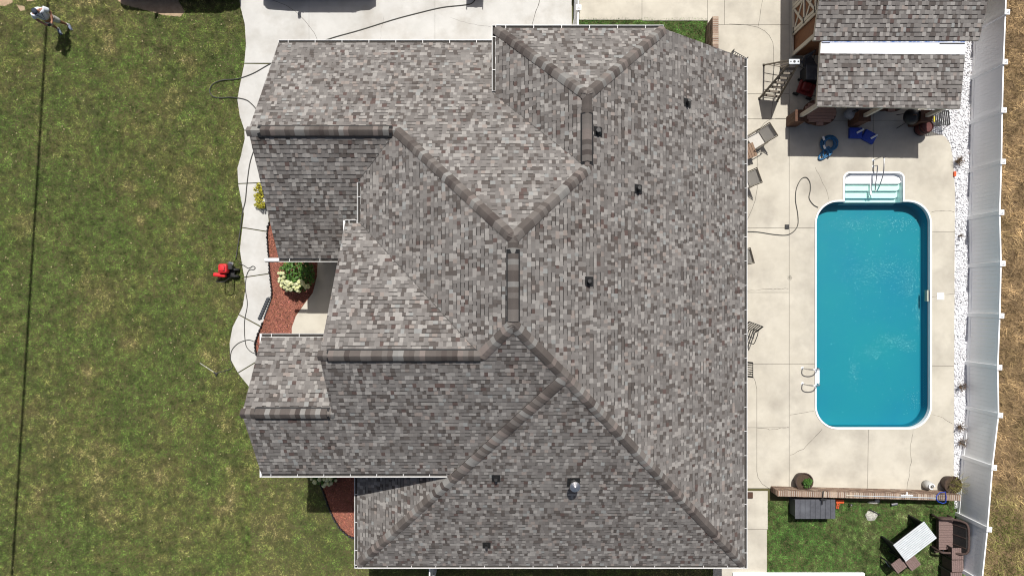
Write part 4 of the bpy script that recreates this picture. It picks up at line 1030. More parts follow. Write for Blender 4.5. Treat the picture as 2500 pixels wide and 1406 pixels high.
# ------------------------------------------------------------------ vehicles parked just above the picture
def car(label, px, col, L=4.4):
    p = W(px, 0); root = thing('parked_car', label, 'car', (p.x, 12.20, 0), 0, 'cars parked along the top of the driveway')
    pm = mat('car paint', col, tuple(c * .9 for c in col), 3, .25)
    h = L / 2; prof = [(-h, .35), (-h + .02, .62), (-h + .1, .86), (-h + .9, .98), (h - 1.2, 1.02), (h - .15, .92), (h, .72), (h - .02, .36), (h - .3, .22), (-h + .3, .22)]
    n = len(prof); vs = []
    for y, k in ((-.92, .95), (-.86, 1.0), (.86, 1.0), (.92, .95)): vs += [(x * k, y, .62 + (z - .62) * k) for x, z in prof]
    fs = [(s * n + i, s * n + (i + 1) % n, (s + 1) * n + (i + 1) % n, (s + 1) * n + i) for s in range(3) for i in range(n)] + [tuple(range(n - 1, -1, -1)), tuple(3 * n + i for i in range(n))]
    MB().add(vs, fs).build('body', pm, root)
    def frus(x0, x1, X0, X1, z0, z1, y0, y1, name, m):
        MB().add([(x0, -y0, z0), (x1, -y0, z0), (x1, y0, z0), (x0, y0, z0), (X0, -y1, z1), (X1, -y1, z1), (X1, y1, z1), (X0, y1, z1)], [(3, 2, 1, 0), (4, 5, 6, 7), (0, 1, 5, 4), (1, 2, 6, 5), (2, 3, 7, 6), (3, 0, 4, 7)]).build(name, m, root)
    frus(-h + .75, h - .35, -h + 1.45, h - .75, .96, 1.55, .84, .66, 'cabin_glass', M_glass); frus(-h + 1.4, h - .72, -h + 1.55, h - .85, 1.548, 1.62, .68, .60, 'roof', pm)
    for x in (-h + .8, h - .85):
        for s in (-1, 1):
            wo = MB().tube([(x, s * .68, .33), (x, s * .90, .33)], .33, 20).build('wheel', M_rubber, root); MB().tube([(x, s * .88, .33), (x, s * .915, .33)], .21, 14).build('rim', M_steel, wo)
    for s in (-1, 1):
        MB().box((-h + 1.35, s * 1.03, 1.05), (.12, .22, .16), bev=.04).build('mirror', pm, root); MB().box((-h + .06, s * .65, .72), (.12, .35, .14), bev=.03).build('headlight', M_glass, root)
        MB().box((h - .05, s * .68, .80), (.1, .3, .14), bev=.03).build('taillight', M_red, root)
        for x in (-.35, .75): MB().box((x, s * .915, .88), (.2, .03, .03)).build('door_handle', M_steel, root)
        for x in (-.6, .35, 1.25): MB().box((x, s * .82 - s * .07, 1.25), (.06, .05, .58), rot=Matrix.Rotation(s * R(16), 4, 'X')).build('pillar', pm, root)
car('black car parked on the grass left of the driveway', 443, (.012, .012, .013), 4.5)
car('dark grey car parked on the concrete driveway', 782, (.05, .05, .055), 4.2)
hc = thing('tool_cart', 'black wheeled cart with slatted side holding the hose on the driveway', 'cart', W(1160, -22))
MB().box((0, 0, .75), (.62, .5, .06)).build('shelf', M_black, hc); MB().box((0, 0, .25), (.62, .5, .05)).build('shelf', M_black, hc); MB().box((0, .2, .5), (.6, .04, .46)).build('back_panel', M_black, hc)
for sx in (-1, 1):
    for sy in (-1, 1): MB().tube([(sx * .3, sy * .24, .06), (sx * .3, sy * .24, .95)], .018, 8).build('post', M_black, hc); MB().tube([(sx * .3, sy * .24 - .02, .06), (sx * .3, sy * .24 + .02, .06)], .06, 12).build('wheel', M_rubber, hc)
for k in range(5): MB().tube([(-.3, -.24, .2 + .16 * k), (-.3, .24, .2 + .16 * k)], .01, 6).build('slat', M_black, hc)
MB().lathe([(.16, 0), (.16, .02), (.06, .02), (.06, .16), (.16, .16), (.16, .18)], 16, (.05, -.02, .78)).build('reel', M_darkmetal, hc)

# ------------------------------------------------------------------ plants
def leaf_cloud(mb, c, r, n, size, tint=(1, 1, 1), hollow=.55):
    for _ in range(n):
        while True:
            v = Vector((rnd.uniform(-1, 1), rnd.uniform(-1, 1), rnd.uniform(-1, 1)))
            if hollow < v.length < 1: break
        p = Vector((c[0] + v.x * r[0], c[1] + v.y * r[1], c[2] + v.z * r[2])); s = size * rnd.uniform(.6, 1.3)
        M_ = Matrix.Translation(p) @ Euler((rnd.uniform(-.9, .9), rnd.uniform(-.9, .9), rnd.uniform(0, 6.28))).to_matrix().to_4x4(); b = rnd.uniform(.55, 1.45)
        mb.add([(-s, 0, 0), (0, -s * .5, s * .08), (s, 0, -.1 * s), (0, s * .5, s * .08)], [(0, 1, 2), (0, 2, 3)], tuple(t * b for t in tint), M_)
def hydrangea(label, px, py, r, h, nf, sector):
    root = thing('hydrangea_bush', label, 'shrub', W(px, py))
    fo = MB(); leaf_cloud(fo, (0, 0, h * .52), (r, r, h * .46), int(1500 * r), .06); fo.build('foliage', M_leaf, root)
    st = MB()
    for k in range(9): a = k * .7; st.tube([(0, 0, 0), (math.cos(a) * r * .3, math.sin(a) * r * .3, h * .4), (math.cos(a) * r * .7, math.sin(a) * r * .7, h * .75)], [.014, .01, .006], 6)
    st.build('stems', M_drystem, root)
    for k in range(nf):
        a = R(rnd.uniform(*sector)); q = rnd.uniform(.45, 1.02); z = h * (.52 + .48 * math.sqrt(max(0, 1 - min(q, 1) ** 2)))
        s = rnd.uniform(.055, .085); mb = MB().ball((math.cos(a) * r * q, math.sin(a) * r * q, z + .02), (s, s, s * .8), 9, 7, jit=.16, col=(lambda b: (b, b, b * rnd.uniform(.8, 1.05)))(rnd.uniform(.75, 1.15)))
        mb.build('flower_head', M_petal, root)
hydrangea('green hydrangea bush with cream flower heads in the mulch bed by the porch', 735, 672, .66, 1.0, 46, (170, 320))
hydrangea('hydrangea with pale blooms half hidden under the lower left eave', 800, 1140, .55, .9, 22, (180, 330))
ys = thing('yellow_shrub', 'low yellow-green shrub between the walkway and the upper left gable', 'shrub', W(650, 478))
fo = MB()
for k in range(26):
    c = (rnd.uniform(-.3, .15), rnd.uniform(-.45, .45), rnd.uniform(.15, .38)); leaf_cloud(fo, c, (.10, .10, .12), 30, .045, hollow=.1)
fo.build('foliage', M_leafy, ys); MB().tube([(0, 0, 0), (0, 0, .3)], .03, 6).build('stem', M_drystem, ys)
def dry_plant(label, px, py, r, h, n, m=M_drystem, leaf=False):
    root = thing('dry_plant', label, 'plant', W(px, py)); st = MB()
    for k in range(n):
        a = rnd.uniform(0, 6.28); q = rnd.uniform(.3, 1) * r; st.tube([(0, 0, 0), (math.cos(a) * q * .5, math.sin(a) * q * .5, h * .7), (math.cos(a) * q, math.sin(a) * q, h * rnd.uniform(.6, 1.1))], [.006, .005, .003], 4, col=(lambda b: (b, b, b))(rnd.uniform(.5, 1.6)))
    st.build('stems', m, root)
    fo = MB(); leaf_cloud(fo, (0, 0, h * .6), (r * .8, r * .8, h * .4), n, .025, hollow=.1); fo.build('leaves', m, root)
for lb, x, y, r, n in (('dry brown clump in the gravel level with the lean-to shadow', 2333, 396, .24, 60), ('small dry sprig in the gravel beside the upper half of the pool', 2338, 577, .12, 16), ('dark twiggy clump in the gravel beside the pool ladder end', 2340, 943, .22, 44),
                       ('reddish dry clump in the gravel just below the pool corner crack', 2338, 1040, .24, 50), ('sparse dry clump in the gravel nearest the propane tank', 2342, 1078, .26, 40)):
    dry_plant(lb, x, y, r, .35, n)
def pot(label, px, py, r, h, kind):
    root = thing('potted_plant', label, 'plant pot', W(px, py))
    MB().lathe([(r * .72, 0), (r * .9, h * .5), (r, h * .92), (r * 1.06, h * .94), (r * 1.06, h), (r * .93, h), (r * .88, h * .86), (.02, h * .85)], 24).build('pot', M_pot, root, smooth=False)
    MB().lathe([(r * .9, h * .84), (r * .88, h * .88), (.01, h * .89)], 20).build('soil', M_soil, root)
    fo = MB()
    if kind == 'green':
        for k in range(14): leaf_cloud(fo, (rnd.uniform(-.02, .17), rnd.uniform(-.16, .08), h + rnd.uniform(.02, .16)), (.08, .08, .08), 34, .035, hollow=.2)
        fo.build('foliage', M_leaf, root)
    else:
        for k in range(70):
            a = rnd.uniform(0, 6.28); q = rnd.uniform(.1, 1) * r * 1.3; fo.tube([(math.cos(a) * r * .4, math.sin(a) * r * .4, h * .88), (math.cos(a) * q + .05, math.sin(a) * q, h + .18), (math.cos(a) * q * 1.5 + .14, math.sin(a) * q * 1.4 - .05, h + rnd.uniform(0, .2))], [.006, .005, .003], 4, col=(lambda b: (b * 1.1, b * 1.5, b * .8))(rnd.uniform(.8, 2.2)))
        fo.build('trailing_stems', M_drystem, root)
pot('round dark pot with a leafy green plant at the left of the brick wall', 1952, 1168, .31, .45, 'green')
pot('round dark pot with straggly dry grass at the right end of the brick wall', 2309, 1176, .31, .45, 'dry')

# garden edging -------------------------------------------------------
M_edge = mat('black edging', (.02, .02, .022), (.035, .035, .038), 20, .6); M_edge2 = mat('grey edging', (.055, .06, .07), (.04, .045, .05), 20, .6)
def edging(label, pts, step=.13):
    P = [W(*p) for p in pts]; root = thing('garden_edging', label, 'edging', P[0]); acc = 0; last = P[0]; me = None
    dense = []
    for i in range(len(P) - 1):
        k = max(1, int((P[i + 1] - P[i]).length / .01)); dense += [P[i].lerp(P[i + 1], j / k) for j in range(k)]
    for i in range(0, len(dense) - 1, int(step / .01)):
        p = dense[i]; q = dense[min(i + 5, len(dense) - 1)] - p; a = math.atan2(q.y, q.x) + rnd.uniform(-.1, .1)
        if me is None:
            o = MB().lathe([(.062, 0), (.066, .10), (.05, .14), (.01, .15)], 8).build('scallop', M_edge, root); me = o.data
        else: o = bpy.data.objects.new('scallop', me); COL.objects.link(o); o.parent = root
        o.location = p - root.location; o.rotation_euler = (rnd.uniform(-.1, .1), rnd.uniform(-.1, .1), a); o.scale = (1.0, .45, rnd.uniform(.85, 1.1))
edging('black scalloped garden edging along the mulch bed beside the upper walkway', [(658, 546), (654, 564), (654, 592), (658, 636), (660, 669), (665, 707), (664, 728)])
edging('black scalloped garden edging along the mulch bed beside the lower walkway', [(642, 790), (635, 804), (626, 832), (624, 850), (632, 879), (640, 895)])
edging('black garden edging around the shaded mulch bed next to the lower lawn', [(785, 1183), (795, 1210), (803, 1235), (815, 1262), (830, 1287), (850, 1306), (868, 1312)])
fe = thing('fallen_edging', 'grey toothed garden edging lying tipped over on the walkway', 'edging', W(652, 752))
for k in range(9):
    t = k / 8; p = W(660 - 20 * t, 728 + 46 * t); MB().lathe([(.06, 0), (.06, .09), (.05, .13), (.02, .15)], 8, M=Matrix.Translation(p - fe.location + Vector((0, 0, .05))) @ Matrix.Rotation(R(25), 4, 'Z') @ Matrix.Rotation(R(-80), 4, 'Y')).build('scallop', M_edge2, fe)
MB().tube([W(664, 724, .06) - fe.location, W(644, 778, .06) - fe.location], .02, 6).build('strip', M_edge2, fe)

# ------------------------------------------------------------------ step ladder
sl_ = thing('step_ladder', 'tall open step ladder standing beside the shed doors', 'ladder', W(1875, 200))
def la(v): return Vector(v) - sl_.location
capc = Vector((9.55, 8.09, 2.40)); fA = [W(1853, 242), W(1897, 247)]; fB = [W(1864, 160), W(1906, 168)]
tA = [capc + Vector((-.15, -.06, 0)), capc + Vector((.15, -.06, 0))]; tB = [capc + Vector((-.14, .07, -.03)), capc + Vector((.14, .07, -.03))]
M_fib = mat('ladder rail', (.13, .105, .075), (.09, .07, .05), 12, .5)
for s in (0, 1):
    MB().tube([la(fA[s] + Vector((0, 0, .03))), la(tA[s])], .04, 8).build('front_rail', M_fib, sl_); MB().tube([la(fB[s] + Vector((0, 0, .03))), la(tB[s])], .03, 8).build('rear_rail', M_fib, sl_)
    for f_ in (fA[s], fB[s]): MB().box(la(f_ + Vector((0, 0, .02))), (.09, .09, .04)).build('foot', M_rubber, sl_)
for k in range(1, 8):
    t = k / 8; a, b_ = fA[0].lerp(tA[0], t), fA[1].lerp(tA[1], t); MB().box(la((a + b_) / 2), ((b_ - a).length, .09, .025), rz=math.atan2((b_ - a).y, (b_ - a).x)).build('step', M_fib, sl_)
for k in (1, 2, 3, 4, 5):
    t = k / 6; a, b_ = fB[0].lerp(tB[0], t), fB[1].lerp(tB[1], t); MB().tube([la(a), la(b_)], .014, 6).build('rear_bar', M_fib, sl_)
for s in (0, 1): MB().tube([la(fA[s].lerp(tA[s], .45)), la(fB[s].lerp(tB[s], .45))], .010, 6).build('spreader', M_darkmetal, sl_)
MB().box(la(capc + Vector((0, 0, .03))), (.36, .17, .06), bev=.01).build('top_cap', M_slatwhite, sl_)
for dx, r_ in ((-.12, .025), (.0, .045), (.13, .03)): MB().tube([la(capc + Vector((dx, 0, .055))), la(capc + Vector((dx, 0, .063)))], r_, 12).build('tool_hole', M_black, sl_)

# ------------------------------------------------------------------ chairs beside the house
def sling_chair(label, px, py, deg, fab=M_sling, grp='patio chairs along the house wall'):
    root = thing('patio_chair', label, 'chair', W(px, py), R(deg), grp)
    MB().box((0, -.02, .40), (.50, .52, .03), rot=Matrix.Rotation(R(-5), 4, 'X'), bev=.012).build('seat', fab, root)
    MB().box((0, .36, .70), (.50, .60, .03), rot=Matrix.Rotation(R(62), 4, 'X'), bev=.012).build('backrest', fab, root)
    for s in (-1, 1):
        MB().tube([(s * .28, -.30, .03), (s * .29, -.30, .56), (s * .30, -.26, .60), (s * .30, .10, .62), (s * .29, .24, .60)], .016, 8).build('armrest', M_bronze, root)
        MB().tube([(s * .27, .20, .42), (s * .28, .48, 1.00)], .016, 8).build('back_rail', M_bronze, root)
        MB().tube([(s * .27, -.28, .39), (s * .27, .22, .42)], .015, 8).build('seat_rail', M_bronze, root)
        MB().tube([(s * .28, .34, .0), (s * .28, .16, .60)], .016, 8).build('leg', M_bronze, root); MB().tube([(s * .28, -.30, .0), (s * .28, -.30, .12)], .016, 8).build('leg', M_bronze, root)
    MB().tube([(-.28, .48, 1.0), (.28, .48, 1.0)], .016, 8).build('top_rail', M_bronze, root)
    return root
sling_chair('light sling patio chair reclining in full view beside the patio table', 1838, 348, -58)
sling_chair('light sling patio chair half under the eave level with the pool stairs', 1802, 450, -70)
sling_chair('light sling patio chair mostly under the eave below the cable', 1784, 636, -75)
tb = thing('side_table', 'tan slatted side table beside the reclining sling chair', 'table', W(1818, 376), R(20))
for k in range(5): MB().box((-.2 + .1 * k, 0, .46), (.088, .52, .025)).build('slat', M_slingtan, tb)
for sx in (-1, 1):
    for sy in (-1, 1): MB().tube([(sx * .2, sy * .22, 0), (sx * .2, sy * .22, .45)], .018, 8).build('leg', M_bronze, tb)
MB().box((0, 0, .435), (.46, .48, .02)).build('apron', M_bronze, tb)
def slat_chair(label, px, py, deg, tilt=55):
    root = thing('slat_chair', label, 'chair', W(px, py), R(deg), 'black metal chairs along the house wall')
    for k in range(7):
        x = -.24 + .08 * k; MB().box((x, -.02, .42), (.035, .50, .014)).build('seat_slat', M_darkmetal, root)
        MB().box((x, .30, .68), (.035, .56, .014), rot=Matrix.Rotation(R(tilt + 10), 4, 'X')).build('back_slat', M_darkmetal, root)
    for s in (-1, 1):
        MB().tube([(s * .29, -.26, 0), (s * .29, -.26, .55), (s * .29, -.2, .62), (s * .29, .08, .64), (s * .29, .26, .55), (s * .28, .30, .0)], .016, 8).build('arm_leg', M_darkmetal, root)
        MB().tube([(s * .27, .18, .42), (s * .27, .42, .95)], .014, 8).build('back_rail', M_darkmetal, root)
    MB().tube([(-.27, .42, .95), (.27, .42, .95)], .014, 8).build('top_rail', M_darkmetal, root); MB().tube([(-.28, -.26, .41), (.28, -.26, .41)], .014, 8).build('seat_rail', M_darkmetal, root)
slat_chair('black slatted metal chair with striped shadow near the middle of the pool', 1815, 815, -20)
slat_chair('black slatted metal chair by the house opposite the pool ladder', 1789, 897, -90)
slat_chair('black slatted metal chair peeking out at the top right roof corner', 1789, 158, 150)

# ------------------------------------------------------------------ pool fittings
pl = thing('pool_ladder', 'stainless pool ladder with white steps on the left pool side', 'ladder', W(1975, 916))
def pr(root, x, y, z): v = W(x, y); return Vector((v.x, v.y, z)) - root.location
for y in (898, 936):
    MB().tube(smooth_path([pr(pl, 1958, y, .03), pr(pl, 1957, y, .42), pr(pl, 1962, y, .60), pr(pl, 1973, y, .66), pr(pl, 1984, y, .58), pr(pl, 1989, y, .40), pr(pl, 1996, y, .0), pr(pl, 1997, y, -.9)], 4), .021, 10).build('rail', M_steel, pl, smooth=True)
    MB().lathe([(.055, 0), (.05, .02), (.025, .03)], 12, pr(pl, 1958, y, .03)).build('escutcheon', M_step, pl)
for z in (-.03, -.33, -.63): MB().box(pr(pl, 1998, 917, z), (.10, .56, .04), bev=.01).build('step', M_step, pl)
hr = thing('pool_handrail', 'bent stainless handrail over the white pool stairs', 'handrail', W(2132, 410))
MB().tube(smooth_path([pr(hr, 2131, 392, .03), pr(hr, 2131, 392, .62), pr(hr, 2131, 395, .74), pr(hr, 2131, 402, .78), pr(hr, 2130, 432, .76), pr(hr, 2133, 455, .45), pr(hr, 2137, 468, .10), pr(hr, 2136, 464, .02), pr(hr, 2133, 440, .18), pr(hr, 2132, 412, .30), pr(hr, 2131, 408, .24), pr(hr, 2131, 407, .03)], 4), .021, 10).build('rail', M_steel, hr, smooth=True)
for y in (392, 407): MB().lathe([(.055, 0), (.05, .02), (.025, .03)], 12, pr(hr, 2131, y, .03)).build('escutcheon', M_step, hr)
hose('pool_cleaner_cord', 'thin dark cable winding over the patio from the house to the pool', [(1760, 566), (1800, 566), (1823, 566), (1850, 567), (1890, 573), (1920, 574), (1938, 564), (1947, 547), (1946, 520), (1941, 490), (1943, 462), (1954, 439), (1967, 434), (1976, 446), (1977, 465), (1974, 484), (1984, 500), (1996, 507)], .016, M_hose, .048, 'cable')
db = thing('drain_box', 'small black square drain box on the patio joint', 'drain', W(1920, 554)); MB().box((0, 0, .05), (.16, .16, .05), bev=.01).build('frame', M_black, db); MB().box((-.01, 0, .077), (.08, .08, .006)).build('grate', M_darkmetal, db)
ch = thing('coiled_hose', 'coiled blue pool vacuum hose at the edge of the lean-to shadow', 'hose', W(2015, 358))
cp = []; N_ = 260
for i in range(N_):
    t = i / N_; a = t * 2 * math.pi * 8
    if t < .72: r_ = .30 - .1 * abs(math.sin(t * 9)); cx_, cy_ = 2024 - 6 * math.sin(t * 5), 350 + 8 * t; zz = .07 + .16 * t
    else: r_ = .21; cx_, cy_ = 2011 - 8 * math.sin(t * 60), 374 + 5 * math.cos(t * 40); zz = .18 - .35 * (t - .72)
    v = W(cx_, cy_); cp.append(Vector((v.x + r_ * math.cos(a), v.y + r_ * math.sin(a), zz)) - ch.location)
MB().tube(cp, [.026 if k % 2 else .030 for k in range(N_)], 8).build('coil', M_poolhose, ch)
for x, y, d_ in ((2003, 341, 70), (2005, 362, 40)): MB().tube([pr(ch, x, y - 4, .22), pr(ch, x + 3, y + 5, .22)], .04, 10).build('cuff', M_step, ch)
for lb, x, y, rz in (('blue plastic block with white handle lying square in the lean-to shade', 2085, 327, -.02), ('blue plastic block with white handle lying askew in the lean-to shade', 2118, 336, -.48)):
    k_ = thing('pool_float', lb, 'float', W(x, y), rz, 'blue blocks in the shade')
    MB().box((0, 0, .10), (.48, .40, .14), bev=.03).build('block', M_blue, k_); MB().box((.14, .06, .19), (.30, .07, .05), rz=.5 - rz, bev=.02).build('handle', M_step, k_)

# ------------------------------------------------------------------ under and around the lean-to
def oval_table(label, px, py, a, b):
    root = thing('oval_table', label, 'table', W(px, py)); n = 28; el = [(a * math.cos(2 * math.pi * k / n), b * math.sin(2 * math.pi * k / n)) for k in range(n)]
    MB().prism([(x * 1.03, y * 1.03) for x, y in el], .69, .725).build('rim', M_wood, root)
    y = -b + .06
    while y < b - .02:
        x_ = a * math.sqrt(max(0, 1 - ((abs(y) + .05) / b) ** 2)) if abs(y) + .05 < b else .2; MB().box((0, y, .742), (2 * x_, .108, .03)).build('plank', M_table, root); y += .115
    MB().prism([(x * .55, y * .55) for x, y in el], .0, .10).build('foot_ring', M_wood, root); MB().prism([(x * .25, y * .25) for x, y in el], .10, .69).build('pedestal', M_wood, root)
oval_table('oval brown plank table under the left end of the lean-to', 1980, 288, .60, .47)
oval_table('oval brown plank table mostly hidden under the middle of the lean-to', 2150, 258, .55, .42)
mw = thing('push_mower', 'red push mower in deep shade at the left of the lean-to', 'mower', W(1962, 221), R(70))
MB().box((0, 0, .22), (.5, .62, .12), bev=.05).build('deck', M_dullred, mw); MB().box((0, .05, .37), (.3, .3, .18), bev=.05).build('engine', M_dullred, mw)
for sx in (-1, 1):
    for sy in (-.25, .27): MB().tube([(sx * .25, sy, .11), (sx * .30, sy, .11)], .11, 14).build('wheel', M_rubber, mw)
    MB().tube([(sx * .2, -.3, .26), (sx * .2, -.95, .92)], .014, 8).build('handle_tube', M_darkmetal, mw)
MB().tube([(-.2, -.95, .92), (.2, -.95, .92)], .016, 8).build('grip', M_black, mw)
fc_ = thing('folding_chair', 'grey folding chair in deep shade next to the shed wall', 'chair', W(1962, 165), R(30))
MB().box((0, 0, .44), (.45, .42, .025), bev=.008).build('seat', M_deckbox, fc_); MB().box((0, .24, .72), (.45, .03, .32), rot=Matrix.Rotation(R(-12), 4, 'X'), bev=.008).build('backrest', M_deckbox, fc_)
for s in (-1, 1): MB().tube([(s * .22, -.24, 0), (s * .22, .26, .88)], .014, 8).build('leg', M_darkmetal, fc_); MB().tube([(s * .20, .24, 0), (s * .20, -.14, .44)], .014, 8).build('leg', M_darkmetal, fc_)
bn = thing('storage_bin', 'black plastic bin in deep shade left of the lean-to roof', 'bin', W(1972, 190)); MB().box((0, 0, .3), (.6, .5, .6), bev=.03).build('tub', M_black, bn); MB().box((0, 0, .62), (.64, .54, .04), bev=.01).build('lid', M_deckbox, bn)
cu = thing('storage_bag', 'pale grey rolled bag under the lean-to beside the middle post', 'bag', W(2072, 283)); MB().ball((0, 0, .30), (.32, .22, .30), 14, 10, jit=.06).build('sack', mat('grey fabric', (.30, .31, .33), (.2, .21, .23), 10, .8), cu, smooth=True); MB().tube([(-.15, 0, .58), (0, .05, .66), (.15, 0, .58)], .02, 8).build('strap', M_black, cu)
gr = thing('kettle_grill', 'black round kettle grill under the right half of the lean-to', 'grill', W(2198, 298)); MB().lathe([(.08, .48), (.22, .56), (.29, .70), (.29, .72), (.22, .86), (.08, .94), (.02, .95)], 20).build('kettle', M_black, gr, smooth=True)
for k in range(3): a = k * 2.094; MB().tube([(math.cos(a) * .18, math.sin(a) * .18, .58), (math.cos(a) * .30, math.sin(a) * .30, 0)], .014, 8).build('leg', M_darkmetal, gr)
MB().tube([(-.06, 0, .95), (0, 0, 1.0), (.06, 0, .95)], .014, 8).build('lid_handle', M_wood, gr)
wb = thing('white_box', 'small white box behind the black grill under the lean-to', 'box', W(2240, 284)); MB().box((0, 0, .2), (.3, .28, .4), bev=.01).build('carton', M_white, wb); MB().box((0, 0, .404), (.3, .04, .006)).build('flap_seam', M_cream, wb)
br = thing('barrel_planter', 'dark red barrel beside the right lean-to post', 'barrel', W(2242, 318)); MB().lathe([(.19, 0), (.24, .2), (.25, .35), (.22, .58), (.20, .6), (.19, .55), (.01, .54)], 20).build('barrel', mat('dark red stave', (.09, .018, .014), (.06, .012, .01), 14, .6), br)
for z in (.12, .45): MB().lathe([(.243, z), (.256, z + .02), (.243, z + .04)], 20).build('hoop', M_black, br)
ft = thing('mesh_table', 'black wire mesh table with a yellow tool on the gravel', 'table', W(2278, 298), .1)
for k in range(9): MB().box((-.28 + .07 * k, 0, .5), (.05, .55, .012)).build('slat', M_black, ft)
for sx in (-1, 1):
    for sy in (-1, 1): MB().tube([(sx * .26, sy * .25, .5), (sx * .33, sy * .33, 0)], .014, 8).build('leg', M_black, ft)
MB().tube([(-.29, -.27, .5), (.29, -.27, .5), (.29, .27, .5), (-.29, .27, .5)], .012, 6, closed=True).build('frame', M_black, ft)
yt_ = thing('yellow_tool', 'yellow handled tool lying on the black mesh table', 'tool', W(2280, 292, .52)); MB().box((0, 0, .02), (.05, .2, .03), bev=.01).build('grip', M_yellow, yt_); MB().tube([(0, -.1, .015), (0, -.22, .015)], .008, 6).build('shaft', M_steel, yt_)
bp_ = thing('brick_piece', 'orange-red brick standing at the edge of the white gravel', 'brick', W(2328, 426)); MB().box((0, 0, .06), (.08, .18, .10), bev=.006).build('clay_body', M_redplastic, bp_)

# ------------------------------------------------------------------ around the brick wall
pt = thing('propane_tank', 'white-grey propane tank standing by the brick wall', 'gas tank', W(2258, 1180)); MB().lathe([(.10, 0), (.11, .03), (.155, .08), (.155, .30), (.12, .37), (.04, .40)], 20).build('tank', mat('tank grey', (.48, .48, .46), (.38, .38, .36), 9, .5), pt, smooth=True)
MB().tube([(.10 * math.cos(a * .5), .10 * math.sin(a * .5), .44) for a in range(11)], .018, 6).build('collar', M_white, pt); MB().tube([(0, 0, .38), (0, 0, .46)], .025, 8).build('valve', M_darkmetal, pt)
dk = thing('deck_box', 'dark grey resin storage box against the brick wall', 'storage box', W(1972, 1222))
MB().box((0, -.12, .31), (1.40, .62, .58)).build('body', M_deckbox, dk)
for k in range(8): MB().box((-.645 + .184 * k, -.12, .625), (.176, .70, .045), bev=.006).build('lid_board', M_deckbox, dk)
for s in (-1, 1): MB().box((s * .45, -.45, .45), (.1, .02, .06)).build('latch', M_black, dk)
bb = thing('black_broom', 'black broom lying across the brick wall and the storage box', 'broom', W(2008, 1214, .71)); MB().box((0, .0, .025), (.035, .50, .03), rz=-.08, bev=.01).build('handle', M_black, bb); MB().box((.03, -.06, .03), (.22, .05, .03)).build('head', M_black, bb)
np_ = thing('pool_net', 'pool net with blue hoop and long pole resting on the brick wall', 'pool net', W(2180, 1212, .70))
def nl(x, y, z): return W(x, y, z) - np_.location
MB().tube([nl(2068, 1209, .725), nl(2285, 1215, .725)], .014, 8).build('pole', mat('pale blue pole', (.35, .48, .62), (.6, .6, .55), 3, .3, metal=.2), np_); MB().tube([nl(2066, 1209, .725), nl(2085, 1209.5, .725)], .019, 8).build('grip', M_cream, np_)
hp = [nl(x, y, .735) for x, y in ((2286, 1211), (2294, 1202), (2308, 1200), (2310, 1212), (2309, 1226), (2301, 1228), (2291, 1224), (2287, 1219))]
MB().tube(hp, .016, 8, closed=True).build('hoop', M_blue, np_)
nm = MB()
for k in range(7): x = 2288 + 3.4 * k; nm.tube([nl(x, 1203, .73), nl(x, 1226, .73)], .003, 4)
for k in range(7): y = 1203 + 3.6 * k; nm.tube([nl(2287, y, .73), nl(2309, y, .73)], .003, 4)
nm.build('netting', M_navy, np_)
pb = thing('pool_brush', 'white pool brush head lying on top of the brick wall', 'brush', W(2213, 1207, .70)); MB().box((0, -.02, .03), (.44, .05, .03), bev=.01).build('head', M_step, pb); MB().box((0, .05, .03), (.04, .12, .03), bev=.01).build('socket', M_step, pb)
for lb, x, y, d_, rz in (('long orange block on the grass beside the storage box', 2048, 1222, (.30, .13, .09), 0), ('orange hollow brick with three holes standing on the grass', 2043, 1233, (.10, .20, .08), -.15)):
    o = thing('orange_block', lb, 'block', W(x, y), rz); MB().box((0, 0, d_[2] / 2 + .01), d_, bev=.006).build('clay_body', M_redplastic, o)
    if d_[1] > .15:
        for k in range(3): MB().box((0, -.06 + .06 * k, d_[2] + .011), (.045, .04, .004)).build('hole', M_black, o)
for lb, x, y, r_, m_ in (('flat white stone patch on the back lawn with a black stick on it', 2126, 1257, (.24, .19, .05), M_oldstone), ('pale grey stone lying in the wall shadow on the back lawn', 2131, 1225, (.2, .06, .05), M_oldstone)):
    o = thing('flat_stone', lb, 'stone', W(x, y)); MB().ball((0, 0, .03), r_, 12, 6, jit=.14).build('slab', m_, o); MB().ball((.14, .06, .04), (.1, .08, .05), 8, 6, jit=.2).build('chip', m_, o)
sk = thing('black_stick', 'short black bar lying over the white stone patch', 'bar', W(2134, 1250, .09)); MB().tube([(-.18, .12, .02), (.2, -.09, .02)], .016, 6).build('bar', M_black, sk); MB().tube([(.2, -.09, .02), (.22, -.10, .02)], .02, 6).build('tip', M_rubber, sk)
cn = thing('paint_can', 'silver can lying on its side on the back lawn', 'can', W(2180, 1229)); MB().tube([(-.1, -.02, .06), (.12, .02, .06)], .06, 12).build('can', M_steel, cn); MB().tube([(-.115, -.022, .06), (-.1, -.02, .06)], .063, 12).build('lid', M_black, cn)
dd = thing('garden_tap', 'small dark tap fitting on the grass right of the orange block', 'tap', W(2072, 1228)); MB().tube([(0, 0, 0), (0, 0, .16), (.07, 0, .18)], .02, 8).build('pipe', M_darkmetal, dd); MB().ball((.0, -.02, .2), .035, 8, 6).build('knob', M_steel, dd)
dr = thing('step_grate', 'brown grate step at the house wall beside the lower path', 'step', W(1829, 1207)); MB().box((0, 0, .05), (.22, .22, .08)).build('frame', M_pot, dr)
for k in range(5): MB().box((-.08 + .04 * k, 0, .095), (.02, .2, .012)).build('bar', M_wood, dr)

